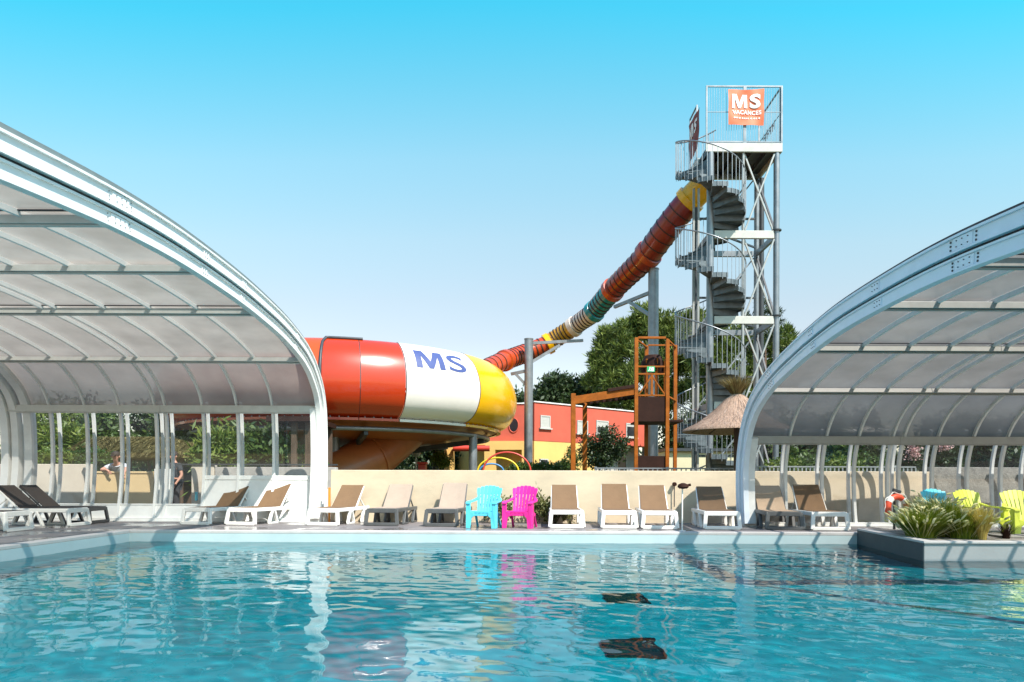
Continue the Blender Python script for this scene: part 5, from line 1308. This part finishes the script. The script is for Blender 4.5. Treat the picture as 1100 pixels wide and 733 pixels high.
def person(loc, rz, label, J, shirt, trousers, cap=True, glasses=True):
    """J: joint positions in the person's own space, facing -y"""
    r = empty('person', loc, rz, label, 'person')
    v3 = lambda k: Vector(J[k])
    Vv, E_, R_ = [], [], []
    pel = chain(Vv, E_, R_, [(v3('pelvis'), .135)])
    chest = chain(Vv, E_, R_, [(v3('waist'), .13), (v3('chest'), .155)], pel)
    neck = chain(Vv, E_, R_, [(v3('neck'), .062), (v3('head') + Vector((0, 0, -.09)), .06), (v3('head'), .098), (v3('head') + Vector((0, .0, .085)), .082)], chest)
    for s in ('l', 'r'):
        chain(Vv, E_, R_, [(v3('sh_' + s), .062), (v3('el_' + s), .043), (v3('wr_' + s), .03), (v3('ha_' + s), .036)], chest)
        chain(Vv, E_, R_, [(v3('hip_' + s), .095), (v3('kn_' + s), .062), (v3('an_' + s), .04), (v3('an_' + s) + Vector((0, -.06, -.05)), .04), (v3('an_' + s) + Vector((0, -.17, -.06)), .032)], pel)
    body = skin_obj('body', Vv, E_, R_, M['skin'], r)
    hd = v3('head')
    for s in ('l', 'r'):                                       # five fingers on each hand
        w, h = v3('wr_' + s), v3('ha_' + s); d_ = (h - w).normalized(); sd = d_.cross(Vector((0, 1, 0))); sd = sd.normalized() if sd.length > .1 else Vector((1, 0, 0)); cur = d_.cross(sd)
        V2, E2, R2 = [], [], []
        roots = chain(V2, E2, R2, [(h, .02)])
        for q, (o_, L) in enumerate(((-.027, .062), (-.009, .072), (.009, .068), (.026, .055))):
            b_ = h + sd * o_ + d_ * .02; chain(V2, E2, R2, [(b_, .010), (b_ + d_ * L * .55, .009), (b_ + d_ * L * .9 - cur * .02, .008)], roots)
        b_ = h - sd * .03 - d_ * .02; chain(V2, E2, R2, [(b_ - sd * .012, .011), (b_ - sd * .035 + d_ * .03, .009)], roots)
        skin_obj('hand', V2, E2, R2, M['skin'], r, 1)
    mb = MB(); mb.box(hd + Vector((0, -.105, -.012)), (.028, .04, .045)); mb.box(hd + Vector((0, -.094, -.052)), (.045, .012, .010)); mb.build('nose', M['skin'], r, bevel=.008)
    for s in (-1, 1):
        MB().lathe(hd + Vector((s * .098, .005, -.005)), [(0, -.03), (.018, -.015), (.02, .015), (0, .03)], 8).build('ear', M['skin'], r, 60)
    if glasses:
        mb = MB(); mb.box(hd + Vector((-.036, -.098, .018)), (.058, .012, .036)); mb.box(hd + Vector((.036, -.098, .018)), (.058, .012, .036)); mb.box(hd + Vector((0, -.1, .024)), (.02, .01, .01))
        for s in (-1, 1): mb.bar(hd + Vector((s * .068, -.095, .024)), hd + Vector((s * .1, .0, .02)), .008)
        mb.build('sunglasses', M['hair'], r, bevel=.004)
    else:
        for s in (-1, 1): MB().lathe(hd + Vector((s * .036, -.088, .016)), [(0, -.010), (.011, 0), (0, .010)], 8).build('eye', M['hair'], r, 60)
    mb = MB(); mb.lathe(hd + Vector((0, .012, .03)), [(.108, 0), (.11, .03), (.098, .075), (.06, .108), (0, .118)], 18)
    if cap: mb.add(*strip([hd + Vector((0, -.09, .04)), hd + Vector((0, -.15, .032)), hd + Vector((0, -.18, .022))], [.16, .14, .08], .012))
    mb.build('cap' if cap else 'hair', M['hair'], r, 60)
    V3, E3, R3 = [], [], []
    p0 = chain(V3, E3, R3, [(v3('pelvis') + Vector((0, 0, .02)), .152)]); c0 = chain(V3, E3, R3, [(v3('waist'), .155), (v3('chest'), .178)], p0)
    chain(V3, E3, R3, [(v3('neck') * .7 + v3('chest') * .3, .10)], c0)
    for s in ('l', 'r'): chain(V3, E3, R3, [(v3('sh_' + s), .085), (v3('sh_' + s) * .35 + v3('el_' + s) * .65, .068)], c0)
    skin_obj('shirt', V3, E3, R3, shirt, r)
    V4, E4, R4 = [], [], []
    p0 = chain(V4, E4, R4, [(v3('pelvis') + Vector((0, 0, -.02)), .158)])
    for s in ('l', 'r'): chain(V4, E4, R4, [(v3('hip_' + s), .112), (v3('kn_' + s), .085), (v3('an_' + s) + Vector((0, 0, .04)), .07)], p0)
    skin_obj('trousers', V4, E4, R4, trousers, r)
    for s in ('l', 'r'):
        a = v3('an_' + s); skin_obj('shoe', [a + Vector((0, .03, -.045)), a + Vector((0, -.08, -.055)), a + Vector((0, -.19, -.06))], [(0, 1), (1, 2)], [.05, .05, .04], M['hair'], r, 1)
    return r
lean = dict(pelvis=(0, .62, .93), waist=(0, .50, 1.08), chest=(0, .30, 1.30), neck=(0, .17, 1.46), head=(.02, .08, 1.63),
    sh_l=(-.20, .26, 1.37), el_l=(-.30, -.02, 1.27), wr_l=(-.10, -.12, 1.27), ha_l=(-.02, -.16, 1.22), sh_r=(.20, .26, 1.37), el_r=(.33, -.02, 1.27), wr_r=(.36, -.17, 1.20), ha_r=(.37, -.19, 1.11),
    hip_l=(-.10, .64, .88), kn_l=(-.12, .60, .48), an_l=(-.12, .70, .08), hip_r=(.10, .64, .88), kn_r=(.12, .62, .48), an_r=(.12, .72, .08))
person(((120 - 550) * 18.0 / F, 18.06, 0), R(4), 'man in grey t-shirt and sunglasses leaning on the tan gate', lean, M['cloth_grey'], M['cloth_dark'])
stand = dict(pelvis=(0, 0, .95), waist=(0, 0, 1.10), chest=(0, .0, 1.33), neck=(0, .01, 1.50), head=(0, -.02, 1.65),
    sh_l=(-.19, 0, 1.41), el_l=(-.26, .03, 1.13), wr_l=(-.22, -.12, .93), ha_l=(-.20, -.16, .86), sh_r=(.19, 0, 1.41), el_r=(.27, .02, 1.14), wr_r=(.24, -.12, .94), ha_r=(.22, -.16, .86),
    hip_l=(-.10, 0, .90), kn_l=(-.11, -.02, .48), an_l=(-.11, .02, .08), hip_r=(.10, 0, .90), kn_r=(.11, -.03, .48), an_r=(.11, .02, .08))
person(((189 - 550) * 18.7 / F, 18.6, 0), R(-25), 'person in dark clothes standing in the doorway behind the glass', stand, M['cloth_dark'], M['cloth_dark'], False, False)

# ------------------------------------------------------------------ trees and shrubs
def leaf_cloud(name, clumps, n, size, m, parent, seed, asp=0.45, up=0.0, shell=0.55, needle=False):
    """many small pointed leaves spread through the volume of uneven clumps"""
    rg = np.random.default_rng(seed); cl = np.array([[*c[:3], *c[3:6]] for c in clumps], float)
    sub = []                                                  # every clump breaks up into smaller sprays of leaves
    for c in cl:
        for _ in range(22):
            q = rg.normal(size=3); q /= np.linalg.norm(q); q[2] = q[2] * .9 + .12; k_ = rg.uniform(.40, .92); f_ = rg.uniform(.20, .38)
            sub.append([*(c[:3] + q * c[3:] * k_), *(c[3:] * f_)])
        sub.append([*c[:3], *(c[3:] * .72)])
    cl = np.array(sub)
    vol = (cl[:, 3] * cl[:, 4] * cl[:, 5]) ** (2 / 3); pr_ = vol / vol.sum()
    tuft = 7 if needle else 3; nt_ = n // tuft
    ci = rg.choice(len(cl), nt_, p=pr_); d_ = rg.normal(size=(nt_, 3)); d_ /= np.linalg.norm(d_, axis=1)[:, None]
    rr = (1 - shell * rg.uniform(size=nt_) ** 1.6)
    bump_ = 1 + 0.16 * np.sin(d_[:, 0] * 7 + ci) * np.sin(d_[:, 1] * 6 + 2 * ci) + 0.14 * np.sin(d_[:, 2] * 8 + ci * 1.7)
    cen = cl[ci, :3] + d_ * cl[ci, 3:] * (rr * bump_)[:, None]
    cen = np.repeat(cen, tuft, 0); dd = np.repeat(d_, tuft, 0); N = len(cen)
    ax = rg.normal(size=(N, 3)) * .75 + dd * .6; ax[:, 2] += up; ax /= np.linalg.norm(ax, axis=1)[:, None]
    if not needle: cen = cen + rg.normal(size=(N, 3)) * size * .6
    sd = np.cross(ax, rg.normal(size=(N, 3))); sd /= np.linalg.norm(sd, axis=1)[:, None]
    L = size * rg.uniform(.6, 1.25, N)[:, None]; w = L * asp
    v = np.empty((N, 4, 3)); v[:, 0] = cen; v[:, 1] = cen + ax * L * .45 + sd * w / 2; v[:, 2] = cen + ax * L; v[:, 3] = cen + ax * L * .45 - sd * w / 2
    me = bpy.data.meshes.new(name); me.vertices.add(N * 4); me.vertices.foreach_set('co', v.reshape(-1))
    me.loops.add(N * 4); me.loops.foreach_set('vertex_index', np.arange(N * 4)); me.polygons.add(N); me.polygons.foreach_set('loop_start', np.arange(N) * 4); me.polygons.foreach_set('loop_total', np.full(N, 4))
    me.materials.append(M[m]); me.update(); me.validate()
    o = bpy.data.objects.new(name, me); C.objects.link(o); o.parent = parent; return o
def limbs(name, base, tips, r0, m, parent):
    mb = MB(); b = Vector(base)
    for t, k in tips:
        t = Vector(t); p = b.lerp(t, k); mid = p.lerp(t, .5) + Vector((0, 0, -.06 * (t - p).length))
        mb.tube([p, mid, t], [r0 * .5 * (1 - k * .5), r0 * .3, r0 * .08], 7)
    return mb.build(name, M[m], parent, 60)
def tree(name, px, d, py_top, w, clumps, n, size, m, seed, label, tr=.16, asp=.45, up=0., needle=False, group=None, cat='tree', shell=.45):
    """clumps in photo pixels: (px, py, half width px, half height px, depth offset m)"""
    x = (px - 550) * d / F; r = empty(name, (x, d, 0), 0, label, cat, group); cl = []
    for c in clumps:
        dd = d + (c[4] if len(c) > 4 else 0); p = W(c[0], c[1], dd) - Vector((x, d, 0)); k = dd / F
        cl.append((p.x, p.y, p.z, c[2] * k, c[2] * k * .9, c[3] * k))
    top = max(c[2] for c in cl); tips = [((c[0], c[1], c[2]), .55 + .25 * ((i * 7) % 5) / 5) for i, c in enumerate(cl)]
    h = max(top * .8, .3)
    mb = MB(); mb.tube([(0, 0, -.05), (.04, .02, h * .35), (-.03, .03, h * .7), (0, 0, h)], [tr * 1.25, tr, tr * .75, tr * .3], 10); mb.build('trunk', M['bark'], r, 60)
    limbs('limbs', (0, 0, h * .95), tips, tr, 'bark', r)
    leaf_cloud('crown', cl, n, size, m, r, seed, asp, up, shell, needle); return r
PT = dict(needle=True, asp=.16, up=.75, tr=.28)
tree('pine_tree', 693, 54, 325, 0, [(693, 352, 26, 24), (668, 368, 26, 24, -.5), (650, 388, 20, 20, .3), (640, 408, 13, 16), (665, 408, 24, 24, -.8), (700, 395, 26, 30, -.4), (724, 358, 22, 24, .4), (735, 385, 20, 28), (720, 425, 24, 22), (676, 430, 20, 18), (745, 345, 14, 14, .8), (655, 428, 14, 14)], 52000, .55, 'pine', 11, 'broad green pine tree behind the rust frame and grey pole', **PT)
tree('pine_tree', 790, 50, 350, 0, [(770, 372, 24, 26), (800, 368, 22, 22, .5), (832, 372, 18, 18), (845, 362, 10, 12), (780, 410, 28, 32), (820, 410, 28, 30, .4), (850, 400, 22, 24), (800, 450, 40, 26), (756, 440, 24, 34), (756, 395, 18, 26)], 38000, .50, 'pine', 12, 'green pine tree seen through the steel stair tower', **PT)
tree('cedar_tree', 822, 37, 322, 0, [(818, 326, 8, 2.5), (828, 335, 16, 2.5), (812, 340, 14, 2.5), (832, 347, 12, 2.5), (815, 352, 16, 3), (826, 362, 18, 3), (812, 372, 16, 3)], 2600, .32, 'leaf_dark', 13, 'dark cedar with flat branches behind the tower right leg', needle=True, asp=.14, up=.2, tr=.12)
tree('round_tree', 602, 56, 403, 0, [(598, 418, 16, 15), (620, 424, 14, 12), (582, 430, 14, 14), (608, 436, 24, 14), (560, 440, 16, 14), (640, 432, 14, 14)], 16000, .42, 'leaf_dark', 14, 'dark round tree above the red house roof', tr=.25)
tree('garden_shrub', 645, 24.5, 455, 0, [(643, 478, 14, 10), (655, 468, 12, 9), (634, 488, 14, 10), (662, 484, 12, 12), (648, 494, 20, 12), (668, 476, 7, 5), (630, 474, 8, 6)], 4200, .13, 'leaf_dark', 15, 'dark leafy shrub under the pergola', tr=.05, cat='shrub')
tree('bougainvillea', 616, 27, 470, 0, [(614, 487, 6, 7), (618, 496, 8, 8), (608, 499, 5, 5)], 900, .12, 'leaf_mid', 16, 'light green shrub at the left pergola post', tr=.05, cat='shrub')
HP = dict(group='hedge plants in front of the house', cat='shrub')
for k, px in enumerate((556, 574, 590, 606)):
    tree('hedge_plant', px, 30, 497, 0, [(px, 503, 11, 4), (px + 5, 505, 10, 4)], 1300, .14, 'leaf_mid', 30 + k, 'low trimmed green hedge plant in front of the yellow house', tr=.04, **HP)
for k, (px, py, hw, m) in enumerate(((352, 478, 20, 'leaf_mid'), (385, 476, 24, 'leaf_dark'), (425, 474, 24, 'leaf_mid'), (460, 476, 22, 'leaf_dark'), (492, 486, 18, 'leaf_mid'), (515, 490, 14, 'leaf_dark'))):
    tree('bushy_tree', px, 46 + k % 3, py - 14, 0, [(px, py, hw, 14), (px + 9, py + 14, hw, 12), (px - 10, py + 18, hw, 14)], 3600, .34, m, 40 + k, 'bushy green tree beyond the slide bowl seen under its floor', tr=.12, group='bushy trees beyond the slide bowl')
tree('garden_shrub', 472, 33, 480, 0, [(471, 493, 9, 8), (478, 498, 8, 6)], 1200, .14, 'leaf_bright', 49, 'bright green shrub left of the yellow portal pillar', tr=.04, cat='shrub')
# behind the glass at left
LB = [(50, 460, 30, 30, 'leaf_bright', 27, 'bright green bamboo like tree behind the leftmost panes'), (88, 452, 24, 26, 'leaf_dark', 33, 'dark tree between bamboo and thatched hut'), (112, 462, 22, 20, 'leaf_mid', 30, 'mid green tree above the left end of thatched hut'), (160, 455, 20, 22, 'leaf_dark', 34, 'dark spreading tree above the thatched hut'),
    (182, 462, 16, 20, 'leaf_mid', 29, 'green tree above the right end of thatched hut'), (208, 470, 18, 18, 'leaf_mid', 30, 'green tree below the gap of sky behind the glass'), (240, 478, 18, 16, 'leaf_bright', 21.2, 'sunlit green tree left of the wooden shelter'), (266, 478, 17, 17, 'leaf_mid', 21.4, 'green tree just left of the shelter post'), (292, 480, 16, 16, 'leaf_mid', 21.2, 'bushy green tree beside the shelter roof edge')]
for k, (px, py, hw, hh, m, d, lab) in enumerate(LB):
    tree('broadleaf_tree', px, d, py - hh, 0, [(px, py, hw, hh), (px - hw * .5, py + 14, hw * .8, hh * .7, .5), (px + hw * .6, py + 12, hw * .7, hh * .7, -.4), (px, py + 30, hw, 14)], 4200, .26 if m != 'leaf_bright' else .34, m, 60 + k, lab, tr=.10, asp=.4 if m != 'leaf_bright' else .2)
for k, px in enumerate((60, 100, 225, 250, 322)):
    tree('garden_shrub', px, 21.5, 486, 0, [(px, 491, 20, 9), (px + 8, 497, 16, 8)], 1500, .14, ('leaf_bright', 'leaf_mid')[k % 2], 80 + k, ('bright shrub at foot of the bamboo like tree', 'green shrub in front of the thatched hut posts', 'green shrub above the grey wall left of the shelter', 'bright shrub above the grey wall beside the shelter post', 'green shrub seen between the two shelter posts')[k], tr=.04, cat='shrub')
# behind the glass at right
for k, (px, py, hw, hh, m, d, lab) in enumerate(((830, 482, 22, 14, 'leaf_mid', 27, 'green tree behind picket fence next to the right arch'), (862, 478, 22, 16, 'leaf_dark', 29, 'dark tree behind picket fence, second from the right arch'), (896, 480, 22, 16, 'leaf_mid', 27, 'green tree behind the middle of the picket fence'), (928, 478, 22, 18, 'leaf_dark', 30, 'dark tree behind picket fence left of the pink blossom'), (1008, 486, 22, 16, 'leaf_dark', 28, 'dark tree behind the grey wall right of the blossom'), (1040, 482, 24, 18, 'leaf_mid', 29, 'green tree behind the grey wall above the lime chair'), (1078, 484, 24, 18, 'leaf_dark', 27, 'dark tree behind the grey wall at the right edge'))):
    tree('broadleaf_tree', px, d, py - hh, 0, [(px, py - 6, hw, hh), (px - 8, py + 10, hw, 14, .4), (px + 9, py + 12, hw, 14, -.4), (px, py - 22, hw * .8, 14)], 4000, .24, m, 90 + k, lab, tr=.10)
for k, px in enumerate((845, 875, 905, 938)):
    tree('hedge_plant', px, 21, 492, 0, [(px, 500, 18, 7), (px + 6, 506, 16, 8)], 1500, .13, 'leaf_bright' if k % 2 == 0 else 'leaf_mid', 105 + k, 'green hedge plant just behind the white picket fence', tr=.04, group='hedge behind the picket fence', cat='shrub')
r_ = tree('oleander', 981, 23, 474, 0, [(981, 486, 11, 13), (975, 496, 10, 10), (1012, 484, 10, 10)], 1500, .16, 'leaf_dark', 110, 'pink flowering oleander behind the picket fence', tr=.04, cat='shrub')
x = (981 - 550) * 23 / F; cl = []
for c in ((980, 486, 8, 14), (1016, 481, 7, 5)):
    p = W(c[0], c[1], 22.6) - Vector((x, 23, 0)); cl.append((p.x, p.y, p.z, c[2] * 23 / F, .2, c[3] * 23 / F))
leaf_cloud('blossoms', cl, 520, .065, 'petal', r_, 111, .8)
# shrubs at the foot of the cream wall
for k, (px, d, h, lab) in enumerate(((535, 16.35, .7, 'light green shrub between the cyan and pink chairs'), (577, 16.3, .78, 'light green shrub right of the pink chair'), (597, 16.4, .55, 'small green shrub behind the lounger right of the pink chair'))):
    x = (px - 550) * d / F; r_ = empty('wall_shrub', (x, d, 0), 0, lab, 'shrub')
    limbs('stems', (0, 0, 0), [((.2, 0, h * .7), 0), ((-.2, .05, h * .6), 0), ((.05, -.1, h * .8), 0), ((0, .1, h), 0)], .03, 'bark', r_)
    leaf_cloud('foliage', [(0, 0, h * .55, .30, .2, h * .4), (-.22, 0, h * .4, .2, .18, h * .35), (.22, 0, h * .45, .2, .18, h * .35)], 1100, .10, 'leaf_olive', r_, 120 + k, .4, .4)

# the far belt of trees that closes the view low down
rg = np.random.default_rng(77); cl = []
for k in range(90):
    x = -75 + 150 * k / 89 + rg.normal(0, .6); y = 74 + rg.normal(0, 3); h = rg.uniform(3.2, 5.2); cl.append((x, y, h * .45, rg.uniform(1.6, 2.6), 1.8, h * .55))
wd = leaf_cloud('distant_woodland', cl, 26000, .75, 'leaf_dark', None, 78, .55); tag(wd, 'belt of dark distant trees closing the view beyond the buildings', 'woodland', kind='stuff')
for k, (px, m) in enumerate(((722, 'leaf_dark'), (748, 'leaf_mid'), (772, 'leaf_dark'), (797, 'leaf_mid'))):
    tree('bushy_tree', px, 44, 450, 0, [(px, 462, 16, 18), (px + 8, 478, 16, 16), (px - 8, 488, 16, 14)], 3000, .3, m, 130 + k, 'bushy green tree behind the low pale building and stairs', tr=.12, group='bushy trees behind the low pale building')
